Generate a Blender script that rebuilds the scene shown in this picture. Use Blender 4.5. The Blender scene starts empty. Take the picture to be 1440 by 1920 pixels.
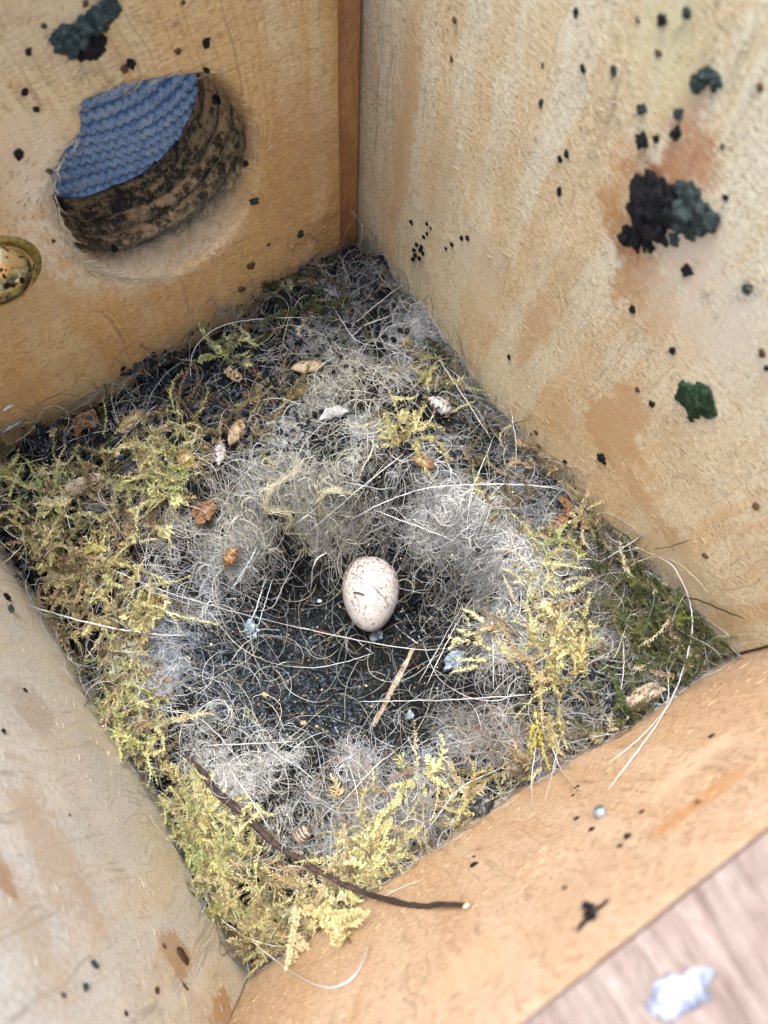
import bpy, bmesh, math
import numpy as np
from mathutils import Vector, Matrix, noise as mnoise

# ---------------------------------------------------------------- camera, world, sun, exposure
S = bpy.context.scene
S.unit_settings.system = 'METRIC'
S.unit_settings.scale_length = 0.01            # 1 unit = 1 cm
S.render.resolution_x, S.render.resolution_y = 768, 1024
W, L = 10.048, 11.552                          # inside of the box: x 0..W, y 0..L, z up, nest rim near z = 0
CAM = np.array([3.635, 2.350, 15.961]); ROT = (0.286, -0.044, -0.584); FPX = 1538.288
cd = bpy.data.cameras.new('camera'); cam = bpy.data.objects.new('camera', cd)
S.collection.objects.link(cam); S.camera = cam
cam.location = CAM; cam.rotation_euler = ROT
cd.sensor_fit = 'VERTICAL'; cd.sensor_height = 36; cd.lens = FPX * 36 / 1920
cd.clip_start = 0.1; cd.clip_end = 500
cd.dof.use_dof = True; cd.dof.focus_distance = 16.6; cd.dof.aperture_fstop = 0.30
wd = bpy.data.worlds.new('World'); S.world = wd; wd.use_nodes = True
SUN_EL, SUN_AZ = math.radians(76), math.radians(2)
wn = wd.node_tree; sky = wn.nodes.new('ShaderNodeTexSky'); sky.sky_type = 'NISHITA'; sky.sun_disc = False
sky.sun_elevation = SUN_EL; sky.sun_rotation = SUN_AZ; sky.dust_density = 4; sky.air_density = 1.0
bgn = wn.nodes['Background']; wn.links.new(sky.outputs[0], bgn.inputs[0]); bgn.inputs[1].default_value = 0.15
sl = bpy.data.lights.new('sun', 'SUN'); so = bpy.data.objects.new('sun', sl); S.collection.objects.link(so)
sl.energy = 2.0; sl.angle = math.radians(30); sl.color = (1, .95, .88)
sd = Vector((math.sin(SUN_AZ) * math.cos(SUN_EL), math.cos(SUN_AZ) * math.cos(SUN_EL), math.sin(SUN_EL)))
so.rotation_euler = sd.to_track_quat('Z', 'Y').to_euler(); so.location = (0, 0, 60)
S.view_settings.view_transform = 'Standard'; S.view_settings.look = 'None'
S.view_settings.gamma = 1; S.view_settings.use_curve_mapping = False
S.view_settings.exposure = 1.88
S.render.engine = 'CYCLES'

rng = np.random.default_rng(7)
COL = S.collection

# ---------------------------------------------------------------- helpers
def link(name, me, mat=None, parent=None, loc=None):
    o = bpy.data.objects.new(name, me); COL.objects.link(o)
    if mat is not None: me.materials.append(mat)
    if parent is not None: o.parent = parent
    if loc is not None: o.location = loc
    return o

def tag(o, label, cat, group=None, kind=None):
    if label: o['label'] = label
    if cat: o['category'] = cat
    if group: o['group'] = group
    if kind: o['kind'] = kind
    return o

def empty(name, loc=(0, 0, 0)):
    o = bpy.data.objects.new(name, None); COL.objects.link(o); o.location = loc; o.empty_display_size = .5
    return o

def mesh_np(name, V, F, smooth=True, col=None):
    """V (n,3); F (m,k) constant k, or list of faces."""
    me = bpy.data.meshes.new(name)
    V = np.asarray(V, np.float32)
    if isinstance(F, np.ndarray):
        m, k = F.shape
        me.vertices.add(len(V)); me.vertices.foreach_set('co', V.ravel())
        me.loops.add(m * k); me.loops.foreach_set('vertex_index', F.astype(np.int32).ravel())
        me.polygons.add(m); me.polygons.foreach_set('loop_start', np.arange(0, m * k, k, dtype=np.int32))
        me.polygons.foreach_set('loop_total', np.full(m, k, np.int32))
    else:
        me.from_pydata([tuple(v) for v in V], [], F)
    me.update(calc_edges=True)
    me.polygons.foreach_set('use_smooth', np.full(len(me.polygons), bool(smooth)))
    if col is not None:
        a = me.color_attributes.new('col', 'FLOAT_COLOR', 'POINT')
        c = np.ones((len(V), 4), np.float32); c[:, :3] = col
        a.data.foreach_set('color', c.ravel())
    me.validate()
    return me

def tubes(P, rad, col, sides=3):
    """P (N,M,3) polylines, rad (N,M), col (N,3) -> V,F,C"""
    N_, M, _ = P.shape
    T = np.gradient(P, axis=1); T /= np.linalg.norm(T, axis=2, keepdims=True) + 1e-9
    up = np.array([0.31, 0.17, 0.93]); A = np.cross(T, up); A /= np.linalg.norm(A, axis=2, keepdims=True) + 1e-9
    B = np.cross(T, A)
    V = np.zeros((N_, M, sides, 3))
    for s in range(sides):
        a = 2 * math.pi * s / sides
        V[:, :, s] = P + (A * math.cos(a) + B * math.sin(a)) * rad[:, :, None]
    idx = np.arange(N_ * M * sides).reshape(N_, M, sides)
    F = []
    for s in range(sides):
        s2 = (s + 1) % sides
        F.append(np.stack([idx[:, :-1, s], idx[:, :-1, s2], idx[:, 1:, s2], idx[:, 1:, s]], -1).reshape(-1, 4))
    C = np.repeat(col, M * sides, axis=0) if col.ndim == 2 else np.repeat(col.reshape(-1, 3), sides, axis=0)
    return V.reshape(-1, 3), np.concatenate(F), C

def eul(r):
    a, b, c = r
    Rx = np.array([[1, 0, 0], [0, math.cos(a), -math.sin(a)], [0, math.sin(a), math.cos(a)]])
    Ry = np.array([[math.cos(b), 0, math.sin(b)], [0, 1, 0], [-math.sin(b), 0, math.cos(b)]])
    Rz = np.array([[math.cos(c), -math.sin(c), 0], [math.sin(c), math.cos(c), 0], [0, 0, 1]])
    return Rz @ Ry @ Rx
RM = eul(ROT)
def ray(px, py):
    return RM @ np.array([(px - 720) / FPX, -(py - 960) / FPX, -1.0])
def on(px, py, ax, v):                          # point of the photograph -> point on a plane of the box
    d = ray(px, py); t = (v - CAM[ax]) / d[ax]; return CAM + t * d
def wallpt(w, px, py, off=0.0):
    ax, v, s = {'front': (1, L, -1), 'right': (0, W, -1), 'back': (1, 0, 1), 'left': (0, 0, 1)}[w]
    p = on(px, py, ax, v); p[ax] += s * off; return p
WN = {'front': Vector((0, -1, 0)), 'right': Vector((-1, 0, 0)), 'back': Vector((0, 1, 0)), 'left': Vector((1, 0, 0))}

# ---------------------------------------------------------------- nest surface
BORD = [(W, L, -.3), (6.64, L, -.15), (4.3, L, -.4), (2, L, -.35), (0, L, -.2), (W, 9.9, .0), (W, 7, -.1), (W, 5, .5), (W, 3.8, 1.1),
        (W, 1.5, 1.5), (W, 0, 1.7), (7.86, 0, 1.5), (6.7, 0, .4), (5.6, 0, -.45), (3.4, 0, -.55), (1.5, 0, -.8), (0, 0, -1.0),
        (0, 1.1, -.6), (0, 3.66, -1.3), (0, 6.2, -.8), (0, 8, -.6), (0, 9.2, .1), (5, 9, .15), (7.5, 8, .2), (2.2, 7, .0), (8, 4, .7), (5, 1.4, -.2), (2.2, 3.2, -.5)]
BX = np.array(BORD)
_c = on(668, 1190, 2, -2.0); CUP = (_c[0], _c[1])
_p = on(830, 1170, 2, -2.4); _q = on(560, 1120, 2, -2.4)
def Hs(x, y):
    x = np.asarray(x, float); y = np.asarray(y, float)
    d2 = (x[..., None] - BX[:, 0]) ** 2 + (y[..., None] - BX[:, 1]) ** 2 + .35
    w = d2 ** -1.5
    h = (w * BX[:, 2]).sum(-1) / w.sum(-1)
    dx, dy = x - CUP[0], y - CUP[1]
    a = math.radians(-33); u = dx * math.cos(a) + dy * math.sin(a); v = -dx * math.sin(a) + dy * math.cos(a)
    ru = np.where(u > 0, 2.3, 3.1)
    r = np.sqrt((u / ru) ** 2 + (v / 2.25) ** 2)
    lw = np.clip((-u - .9 * v) / 2.5, 0, 1)
    h = h - 3.6 * np.exp(-r ** (4 - 2.0 * lw)) + .22 * np.exp(-((r - 1.45) / .35) ** 2)
    h = h - .9 * np.exp(-(((x - _p[0]) ** 2 + (y - _p[1]) ** 2) / .55) ** 2) - .5 * np.exp(-(((x - _q[0]) ** 2 + (y - _q[1]) ** 2) / .5) ** 2)
    return h
_g = {}
def vnoise(x, y, s, seed=0):
    """cheap vectorised value noise"""
    if seed not in _g: _g[seed] = np.random.default_rng(100 + seed).random((256, 256))
    G = _g[seed]; X = np.asarray(x) * s + 40; Y = np.asarray(y) * s + 40
    i = np.floor(X).astype(int); j = np.floor(Y).astype(int); fx = X - i; fy = Y - j
    fx = fx * fx * (3 - 2 * fx); fy = fy * fy * (3 - 2 * fy)
    g = lambda a, b: G[a % 256, b % 256]
    return (g(i, j) * (1 - fx) * (1 - fy) + g(i + 1, j) * fx * (1 - fy) + g(i, j + 1) * (1 - fx) * fy + g(i + 1, j + 1) * fx * fy) - .5
def H(x, y):
    return Hs(x, y) + .35 * vnoise(x, y, 1.1, 1) + .18 * vnoise(x, y, 2.7, 2)
def nestpt(px, py, off=0.0):
    d = ray(px, py); t = (0 - CAM[2]) / d[2]
    lo, hi = 10.0, 25.0
    ts = np.linspace(lo, hi, 600); Q = CAM + ts[:, None] * d
    inside = (Q[:, 0] > -1) & (Q[:, 0] < W + 1) & (Q[:, 1] > -1) & (Q[:, 1] < L + 1)
    h = H(Q[:, 0], Q[:, 1]) + off
    k = np.where((Q[:, 2] < h))[0]
    q = Q[k[0]] if len(k) else CAM + t * d
    mg = .05
    if q[0] > W - mg or q[0] < mg or q[1] > L - mg or q[1] < mg:      # past the nest: lean on the plank the sight line meets first
        best = None
        for ax, v in ((0, .06), (0, W - .06), (1, .06), (1, L - .06)):
            tt = (v - CAM[ax]) / d[ax]
            if tt > 0 and (best is None or tt < best): best = tt
        q = CAM + best * d
    return q

# ---------------------------------------------------------------- material helpers
def mat(name):
    m = bpy.data.materials.new(name); m.use_nodes = True; return m, m.node_tree, m.node_tree.nodes['Principled BSDF']
def nd(nt, typ, ins=None, **props):
    n = nt.nodes.new(typ)
    for k, v in props.items(): setattr(n, k, v)
    for k, v in (ins or {}).items():
        if isinstance(v, bpy.types.NodeSocket): nt.links.new(v, n.inputs[k])
        else: n.inputs[k].default_value = v
    return n
def math_(nt, op, a, b=0.0, clamp=False):
    return nd(nt, 'ShaderNodeMath', {0: a, 1: b}, operation=op, use_clamp=clamp).outputs[0]
def ramp(nt, fac, a, b, smooth=True):
    return nd(nt, 'ShaderNodeMapRange', {0: fac, 1: a, 2: b, 3: 0.0, 4: 1.0}, interpolation_type='SMOOTHSTEP' if smooth else 'LINEAR').outputs[0]
def mix(nt, fac, a, b, mode='MIX'):
    n = nt.nodes.new('ShaderNodeMix'); n.data_type = 'RGBA'; n.blend_type = mode
    for s, v in ((n.inputs[0], fac), (n.inputs[6], a), (n.inputs[7], b)):
        if isinstance(v, bpy.types.NodeSocket): nt.links.new(v, s)
        elif isinstance(v, (int, float)): s.default_value = v
        else: s.default_value = (*v, 1) if len(v) == 3 else v
    return n.outputs[2]
def noise(nt, vec, scale, detail=4, rough=.55, dist=0.0):
    return nd(nt, 'ShaderNodeTexNoise', {'Vector': vec, 'Scale': scale, 'Detail': detail, 'Roughness': rough, 'Distortion': dist}).outputs[0]
def scl(nt, vec, s, off=(0, 0, 0)):
    return nd(nt, 'ShaderNodeMapping', {0: vec, 1: off, 3: s}).outputs[0]

def wood(name, pale, tan, deep, axis, seed, band=(.42, .58), speck=.5, fib=.5, stains_shade=(), grey=None, tears=.4, fibdir='h', bump=.5):
    """rough sawn pine.  u = along the wall, v = up.  grain runs up the wall; saw fibres run across it."""
    m, nt, b = mat(name)
    tc = nd(nt, 'ShaderNodeTexCoord').outputs['Object']
    sp = nd(nt, 'ShaderNodeSeparateXYZ', {0: tc})
    u = sp.outputs[axis]; v = sp.outputs[2]; w = sp.outputs[1 - axis]
    vec = nd(nt, 'ShaderNodeCombineXYZ', {0: u, 1: v, 2: w}).outputs[0]
    vec = nd(nt, 'ShaderNodeVectorMath', {0: vec, 1: (seed * 13.7, seed * 7.1, 0)}, operation='ADD').outputs[0]
    warp = noise(nt, vec, .35, 2)
    vw = nd(nt, 'ShaderNodeVectorMath', {0: vec, 1: nd(nt, 'ShaderNodeCombineXYZ', {0: math_(nt, 'MULTIPLY', warp, .9)}).outputs[0]}, operation='ADD').outputs[0]
    band_n = noise(nt, scl(nt, vw, (1.0, .07, 1)), 1.5, 3, .5)
    bm_ = ramp(nt, band_n, *band)
    thin = ramp(nt, noise(nt, scl(nt, vw, (1.0, .06, 1)), 5.0, 3, .6), .52, .72)
    c = mix(nt, bm_, pale, tan)
    c = mix(nt, math_(nt, 'MULTIPLY', thin, .45), c, deep)
    blot = ramp(nt, noise(nt, vec, .55, 5, .62, .6), .46, .68)
    c = mix(nt, math_(nt, 'MULTIPLY', blot, .35), c, deep)
    sawb = ramp(nt, noise(nt, scl(nt, vec, (.12, 1.0, 1), (2, 8, 0)), 3.5, 4, .6), .50, .64)
    c = mix(nt, math_(nt, 'MULTIPLY', sawb, .18), c, deep)
    if grey:
        gm = ramp(nt, noise(nt, scl(nt, vw, (1, .16, 1), (3.3, 1.7, 0)), .75, 4, .6), .42, .60)
        c = mix(nt, math_(nt, 'MULTIPLY', gm, .85), c, grey)
    # fibres: two fine stretched noises, light tufts and dark pits
    fs = {'h': (9, 24, 1), 'v': (22, 6, 1), 'm': (9, 20, 1)}[fibdir]
    vr = nd(nt, 'ShaderNodeMapping', {0: vec, 2: (0, 0, .30), 3: fs}).outputs[0]
    f1 = noise(nt, vr, 1.0, 5, .65, .4)
    vr2 = nd(nt, 'ShaderNodeMapping', {0: vec, 2: (0, 0, -.12), 3: tuple(k * 2.3 for k in fs)}).outputs[0]
    f2 = noise(nt, vr2, 1.0, 3, .7)
    zone = ramp(nt, noise(nt, vec, .8, 3), .35, .65)
    li = math_(nt, 'MULTIPLY', ramp(nt, f1, .52, .66), fib)
    c = mix(nt, li, c, tuple(min(.9, k * 1.28 + .03) for k in pale))
    dk = math_(nt, 'MULTIPLY', ramp(nt, f1, .48, .36), fib)
    c = mix(nt, dk, c, tuple(k * .52 for k in deep))
    spk = math_(nt, 'MULTIPLY', ramp(nt, f2, .44, .34), math_(nt, 'MULTIPLY', zone, speck))
    c = mix(nt, spk, c, (.07, .045, .025))
    # long saw tears
    vt = nd(nt, 'ShaderNodeMapping', {0: vec, 2: (0, 0, .12), 3: (1.1, 16, 1) if fibdir != 'v' else (16, 1.0, 1)}).outputs[0]
    tr = math_(nt, 'MULTIPLY', ramp(nt, noise(nt, vt, 1.0, 3, .6), .60, .74), tears)
    c = mix(nt, tr, c, tuple(k * .45 for k in deep))
    gl = noise(nt, scl(nt, vw, (1.0, .022, 1), (5.5, 2.2, 0)), 3.2, 1, .3)
    line = math_(nt, 'MULTIPLY', ramp(nt, math_(nt, 'ABSOLUTE', math_(nt, 'SUBTRACT', gl, .5)), .022, .0), .42)
    c = mix(nt, math_(nt, 'MULTIPLY', line, ramp(nt, noise(nt, vec, .9, 3, .6), .4, .6)), c, tuple(k * .40 for k in deep))
    # mould dots
    vor = nd(nt, 'ShaderNodeTexVoronoi', {'Vector': vec, 'Scale': 3.2, 'Randomness': 1.0})
    dot = math_(nt, 'MULTIPLY', ramp(nt, vor.outputs['Distance'], .10, .04), ramp(nt, noise(nt, vec, 1.3, 2), .50, .62))
    c = mix(nt, math_(nt, 'MULTIPLY', dot, .75), c, (.10, .05, .02))
    # colour patches: staining, torn wood and, by the front corner, painted shade
    wob = noise(nt, vec, 1.6, 4, .6); wob2 = noise(nt, scl(nt, vec, (1, 1, 1), (9, 4, 0)), 7, 3, .6)
    for (su, sv, ru, rv, col, st, soft) in stains_shade:
        du = math_(nt, 'DIVIDE', math_(nt, 'SUBTRACT', u, su), ru); dv = math_(nt, 'DIVIDE', math_(nt, 'SUBTRACT', v, sv), rv)
        d = math_(nt, 'SQRT', math_(nt, 'ADD', math_(nt, 'MULTIPLY', du, du), math_(nt, 'MULTIPLY', dv, dv)))
        d = math_(nt, 'ADD', d, math_(nt, 'ADD', math_(nt, 'MULTIPLY', math_(nt, 'SUBTRACT', wob, .5), 2.2), math_(nt, 'MULTIPLY', math_(nt, 'SUBTRACT', wob2, .5), .7)))
        k = math_(nt, 'MULTIPLY', ramp(nt, d, 1.0, 1.0 - soft), st)
        k = math_(nt, 'MULTIPLY', k, math_(nt, 'SUBTRACT', 1.55, math_(nt, 'MULTIPLY', f1, 1.3)), clamp=True)
        c = mix(nt, k, c, col)
    nt.links.new(c, b.inputs['Base Color'])
    b.inputs['Roughness'].default_value = .72; b.inputs['Specular IOR Level'].default_value = .25
    hsum = math_(nt, 'ADD', math_(nt, 'MULTIPLY', f1, 1.0), math_(nt, 'ADD', math_(nt, 'MULTIPLY', f2, .5), math_(nt, 'MULTIPLY', tr, -.8)))
    bp = nd(nt, 'ShaderNodeBump', {'Height': hsum, 'Strength': bump, 'Distance': .09})
    nt.links.new(bp.outputs[0], b.inputs['Normal'])
    return m

def attr_mat(name, rough=.7, transl=.25, spec=.2, var=.0):
    m, nt, b = mat(name)
    a = nd(nt, 'ShaderNodeAttribute', attribute_name='col').outputs['Color']
    nt.links.new(a, b.inputs['Base Color']); b.inputs['Roughness'].default_value = rough; b.inputs['Specular IOR Level'].default_value = spec
    if transl:
        t = nd(nt, 'ShaderNodeBsdfTranslucent', {'Color': a})
        mx = nd(nt, 'ShaderNodeMixShader', {0: transl, 1: b.outputs[0], 2: t.outputs[0]})
        nt.links.new(mx.outputs[0], nt.nodes['Material Output'].inputs[0])
    return m

def flat_mat(name, c1, c2, scale=8, rough=.6, spec=.4, bump=.4, c3=None, lo=.4, hi=.6):
    m, nt, b = mat(name)
    tc = nd(nt, 'ShaderNodeTexCoord').outputs['Object']
    n1 = noise(nt, tc, scale, 5, .6)
    c = mix(nt, ramp(nt, n1, lo, hi), c1, c2)
    if c3: c = mix(nt, ramp(nt, noise(nt, tc, scale * 2.7, 3, .6), .58, .66), c, c3)
    nt.links.new(c, b.inputs['Base Color']); b.inputs['Roughness'].default_value = rough; b.inputs['Specular IOR Level'].default_value = spec
    bp = nd(nt, 'ShaderNodeBump', {'Height': noise(nt, tc, scale * 3, 4, .6), 'Strength': bump, 'Distance': .05})
    nt.links.new(bp.outputs[0], b.inputs['Normal'])
    return m

# ---------------------------------------------------------------- the box
box = tag(empty('nest_box', (W / 2, L / 2, -5)), 'open wooden nest box of rough sawn planks with a round entrance hole, seen from above', 'nest box')
def st(w, px, py, rpu, rpv, col, s, soft):      # a stain, or shade painted as colour, given where the photograph shows it
    p = wallpt(w, px, py); return (p[0] if w in ('front', 'back') else p[1], p[2], rpu, rpv, col, s, soft)
ORANGE = (.52, .26, .10)
m_front = wood('pine_front', (.74, .56, .30), (.70, .46, .20), (.54, .30, .11), 0, 1, speck=.45, fib=.42, tears=.45, fibdir='m', bump=.5, stains_shade=[
    st('front', 40, 320, 1.3, 2.2, (.78, .62, .40), .75, .8),
    st('front', 60, 30, 2.0, 1.5, (.62, .47, .28), .5, .8),
    st('front', 100, 560, 2.6, .8, (.62, .46, .25), .5, .8),
    st('front', 560, 330, 1.6, 2.6, (.50, .285, .12), .55, .8),  # orange-brown shade painted towards the corner
    st('front', 420, 600, 2.4, 1.2, (.52, .32, .14), .4, .9),
    st('front', 610, 460, .9, 1.3, (.30, .14, .05), .6, .9),  # shade of the corner, put into the wood colour
    st('front', 100, 700, 2.2, .5, (.52, .36, .19), .5, .8),
    st('front', 30, 800, 1.6, .35, (.42, .29, .16), .6, .8)])
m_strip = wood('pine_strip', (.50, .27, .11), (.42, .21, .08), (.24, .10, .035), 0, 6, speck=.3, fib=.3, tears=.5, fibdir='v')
m_right = wood('pine_right', (.72, .63, .43), (.68, .52, .30), (.58, .40, .20), 1, 2, band=(.47, .56), speck=1.5, fib=.62, tears=.35, fibdir='h', bump=.4, stains_shade=[
    st('right', 1150, 790, .75, 1.3, (.53, .33, .155), .85, .35),
    st('right', 1050, 780, .6, 1.0, (.54, .36, .18), .6, .4),
    st('right', 1290, 290, .55, .75, (.40, .17, .08), .85, .8), st('right', 1310, 180, .3, .7, (.45, .22, .12), .7, .8),
    st('right', 1240, 400, 1.2, .8, (.50, .27, .11), .8, .7),
    st('right', 1190, 460, .8, .6, (.40, .17, .04), .9, .6), st('right', 1230, 340, .7, .45, (.40, .15, .06), .85, .7), st('right', 1180, 530, .35, .7, (.46, .24, .08), .8, .6),
    st('right', 1230, 560, .7, 1.1, (.56, .34, .16), .7, .6),
    st('right', 1260, 100, .8, .8, (.60, .53, .28), .6, .8),
    st('right', 760, 250, .32, 3.2, (.55, .36, .19), .7, .5),
    st('right', 830, 330, .45, 2.2, (.55, .38, .21), .5, .5),
    st('right', 1000, 620, .35, 1.8, (.52, .32, .15), .6, .5),
    st('right', 1330, 1120, 1.4, .9, (.40, .30, .18), .6, .9), st('right', 1330, 560, 1.6, 1.2, (.64, .56, .42), .7, .7), st('right', 900, 500, 1.2, 1.4, (.62, .54, .40), .6, .7), st('right', 1250, 1030, 1.2, .9, (.58, .47, .31), .6, .7),
    st('right', 1200, 930, 1.5, .4, (.45, .29, .14), .6, .8)])
m_back = wood('pine_back', (.62, .45, .30), (.57, .38, .23), (.47, .28, .15), 0, 3, speck=.45, fib=.75, tears=.2, fibdir='m', bump=.5, stains_shade=[
    st('back', 1130, 1640, .9, .7, (.50, .33, .21), .6, .8),
    st('back', 900, 1800, .9, .9, (.68, .46, .27), .5, .7),
    st('back', 1300, 1510, .9, .35, (.50, .25, .09), .8, .7),
    st('back', 880, 1540, 3.5, .5, (.42, .22, .12), .55, .8),
    st('back', 1290, 1440, .9, .5, (.72, .55, .37), .7, .7)])
m_left = wood('pine_left', (.80, .76, .65), (.76, .67, .50), (.60, .48, .33), 1, 4, speck=1.0, fib=.55, tears=.12, fibdir='h', bump=.4, grey=(.70, .69, .61), stains_shade=[
    st('left', 100, 1600, 1.5, .9, (.57, .41, .25), .6, .6),
    st('left', 60, 1330, .6, 1.2, (.47, .38, .27), .6, .6),
    st('left', 60, 1770, .9, .9, (.60, .46, .29), .6, .6),
    st('left', 0, 1640, .35, .3, (.42, .22, .08), .8, .5),
    st('left', 330, 1790, .5, .7, (.48, .32, .18), .85, .35),
    st('left', 420, 1890, .3, 1.0, (.50, .28, .11), .85, .4),
    st('left', 80, 1160, 1.2, .5, (.42, .42, .42), .4, .8)])
m_top = wood('pine_end', (.205, .165, .14), (.185, .14, .118), (.13, .085, .068), 0, 5, speck=.6, fib=.5, tears=.25, fibdir='m', bump=.8)
m_floor = wood('pine_floor', (.3, .2, .1), (.25, .16, .08), (.2, .1, .05), 0, 8)

def board(name, x0, x1, y0, y1, z0, z1, m, bev=.06, rough=.0):
    bm = bmesh.new(); bmesh.ops.create_cube(bm, size=1)
    for v in bm.verts: v.co = Vector(((x0 + x1) / 2 + v.co.x * (x1 - x0), (y0 + y1) / 2 + v.co.y * (y1 - y0), (z0 + z1) / 2 + v.co.z * (z1 - z0)))
    bmesh.ops.bevel(bm, geom=bm.edges[:], offset=bev, segments=3, profile=.6, affect='EDGES')
    bmesh.ops.subdivide_edges(bm, edges=[e for e in bm.edges if e.calc_length() > 3], cuts=40, use_grid_fill=True)
    for v in bm.verts:
        v.co += mnoise.noise_vector(v.co * 1.7) * rough + mnoise.noise_vector(v.co * 6) * rough * .4
    me = bpy.data.meshes.new(name); bm.to_mesh(me); bm.free()
    me.polygons.foreach_set('use_smooth', np.full(len(me.polygons), True))
    c = Vector(((x0 + x1) / 2, (y0 + y1) / 2, z0))
    o = link(name, me, m); o.parent = box; o.matrix_parent_inverse = Matrix.Translation(-Vector(box.location))
    return o
TH = 1.75
board('side_panel', W, W + TH, .06, L + TH, -5, 10.9, m_right, .05, .02)
board('side_panel', -TH, 0, .0, L + TH, -5, 9.4, m_left, .07, .02)
bp_ = board('back_panel', .12 - TH, W + TH, -TH - .6, 0, -5, 9.1, m_back, .03, .008)
board('bottom_board', 0.01, W - .01, 0.01, L - .01, -5, -4, m_floor, .05)
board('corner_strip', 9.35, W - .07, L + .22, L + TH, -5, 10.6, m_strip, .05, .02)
# sawn top face of the back panel, paler than its inside face
ts = board('sawn_edge', .121 - TH, W + TH - .001, -TH - .599, .003, 9.05, 9.13, m_top, .015, .006)
ts['label'] = 'pale pinkish rough sawn top edge of the lower right panel'

# front panel with the drilled hole
HC = (5.95, 4.40); HR = 1.70
lip_px = [(100, 350), (103, 315), (125, 285), (150, 258), (159, 238), (152, 215), (150, 198), (185, 180), (240, 160), (300, 150), (350, 143), (395, 138), (430, 158),
          (460, 195), (477, 240), (483, 300), (475, 360), (455, 410), (420, 455), (370, 498), (300, 522), (230, 522), (165, 495), (125, 440), (105, 390)]
lp = np.array([on(a, b_, 1, L) for a, b_ in lip_px])
ang = np.unwrap(np.arctan2(lp[:, 2] - HC[1], lp[:, 0] - HC[0])); rr = np.hypot(lp[:, 0] - HC[0], lp[:, 2] - HC[1])
o_ = np.argsort(ang % (2 * math.pi)); A_ = (ang % (2 * math.pi))[o_]; R_ = rr[o_]
NA = 240
th = np.linspace(0, 2 * math.pi, NA, endpoint=False)
lipr = np.interp(th, np.r_[A_[-1] - 2 * math.pi, A_, A_[0] + 2 * math.pi], np.r_[R_[-1], R_, R_[0]])
k_ = np.ones(5) / 5; lipr = np.convolve(np.r_[lipr[-2:], lipr, lipr[:2]], k_, 'valid')
lipr += .03 * vnoise(th * 4, th * 0, 1.7, 5) + .025 * vnoise(th * 13, th * 0, 1.7, 6)
x0, x1, z0, z1 = -.0, 9.42, -5, 10.6
def outer(t):
    c, s = math.cos(t), math.sin(t); k = 1e9
    if c > 1e-9: k = min(k, (x1 - HC[0]) / c)
    if c < -1e-9: k = min(k, (x0 - HC[0]) / c)
    if s > 1e-9: k = min(k, (z1 - HC[1]) / s)
    if s < -1e-9: k = min(k, (z0 - HC[1]) / s)
    return k
# snap the nearest sample angles to the rectangle's corners so the outline stays square
for cx, cz in ((x0, z0), (x1, z0), (x1, z1), (x0, z1)):
    t = math.atan2(cz - HC[1], cx - HC[0]) % (2 * math.pi); th[np.argmin(abs(th - t))] = t
outr = np.array([outer(t) for t in th])
V = []; loops = []
def ring(r, y):
    base = len(V)
    for i in range(NA): V.append((HC[0] + r[i] * math.cos(th[i]), y if np.isscalar(y) else y[i], HC[1] + r[i] * math.sin(th[i])))
    loops.append([base + i for i in range(NA)])
ring(outr, L + TH)
ring(outr, L + .05); ring(outr - .05, L)
for f in (.75, .5, .3, .16, .07, .03): ring(lipr + (outr - lipr) * f, L)
ring(lipr + .05, L + .008); ring(lipr + .0, L + .05); ring(lipr * .985, L + .12)
lo = np.clip(-np.sin(th), 0, 1)                   # the lower lip is worn and bevelled
ul = np.clip(.5 + 1.2 * (-.75 * np.cos(th) + .65 * np.sin(th)), 0, 1)     # chewed through on the upper left
ring(ul * lipr * .99 + (1 - ul) * np.minimum(lipr * .97, HR * (1.0 + .12 * lo)) + .02 * vnoise(th * 3, th * 0, 2, 7), L + .22)
dep = [.34, .42, .47, .52, .60, .70, .76, .82, .88, .97, 1.05, 1.11, 1.17, 1.26, 1.34, 1.42, 1.5, 1.6, TH - .04, TH]
rad = [.99, .99, 1.0, 1.02, 1.02, .995, .98, 1.0, 1.03, 1.02, .98, .975, 1.0, 1.015, 1.0, .97, .96, .97, .96, .97]
for d_, r_ in zip(dep, rad): ring(HR * r_ * (1 + .06 * (1 - ul) * (1 - d_ / TH)) * (1 - ul) + ul * np.maximum(HR * .98, lipr + .02 * r_) + .03 * vnoise(th * 5, th * 0 + d_ * 3, 1.5, 8), L + d_ + .03 * np.sin(th * 2 + d_ * 5))
ring(outr, L + TH)
loops[-1] = loops[0]
F = []
for a, b_ in zip(loops[:-1], loops[1:]):
    for i in range(NA): j = (i + 1) % NA; F.append((a[i], b_[i], b_[j], a[j]))
# drop the duplicate ring appended last
F = [f for f in F]
me = mesh_np('front_panel', np.array(V), F)
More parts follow.
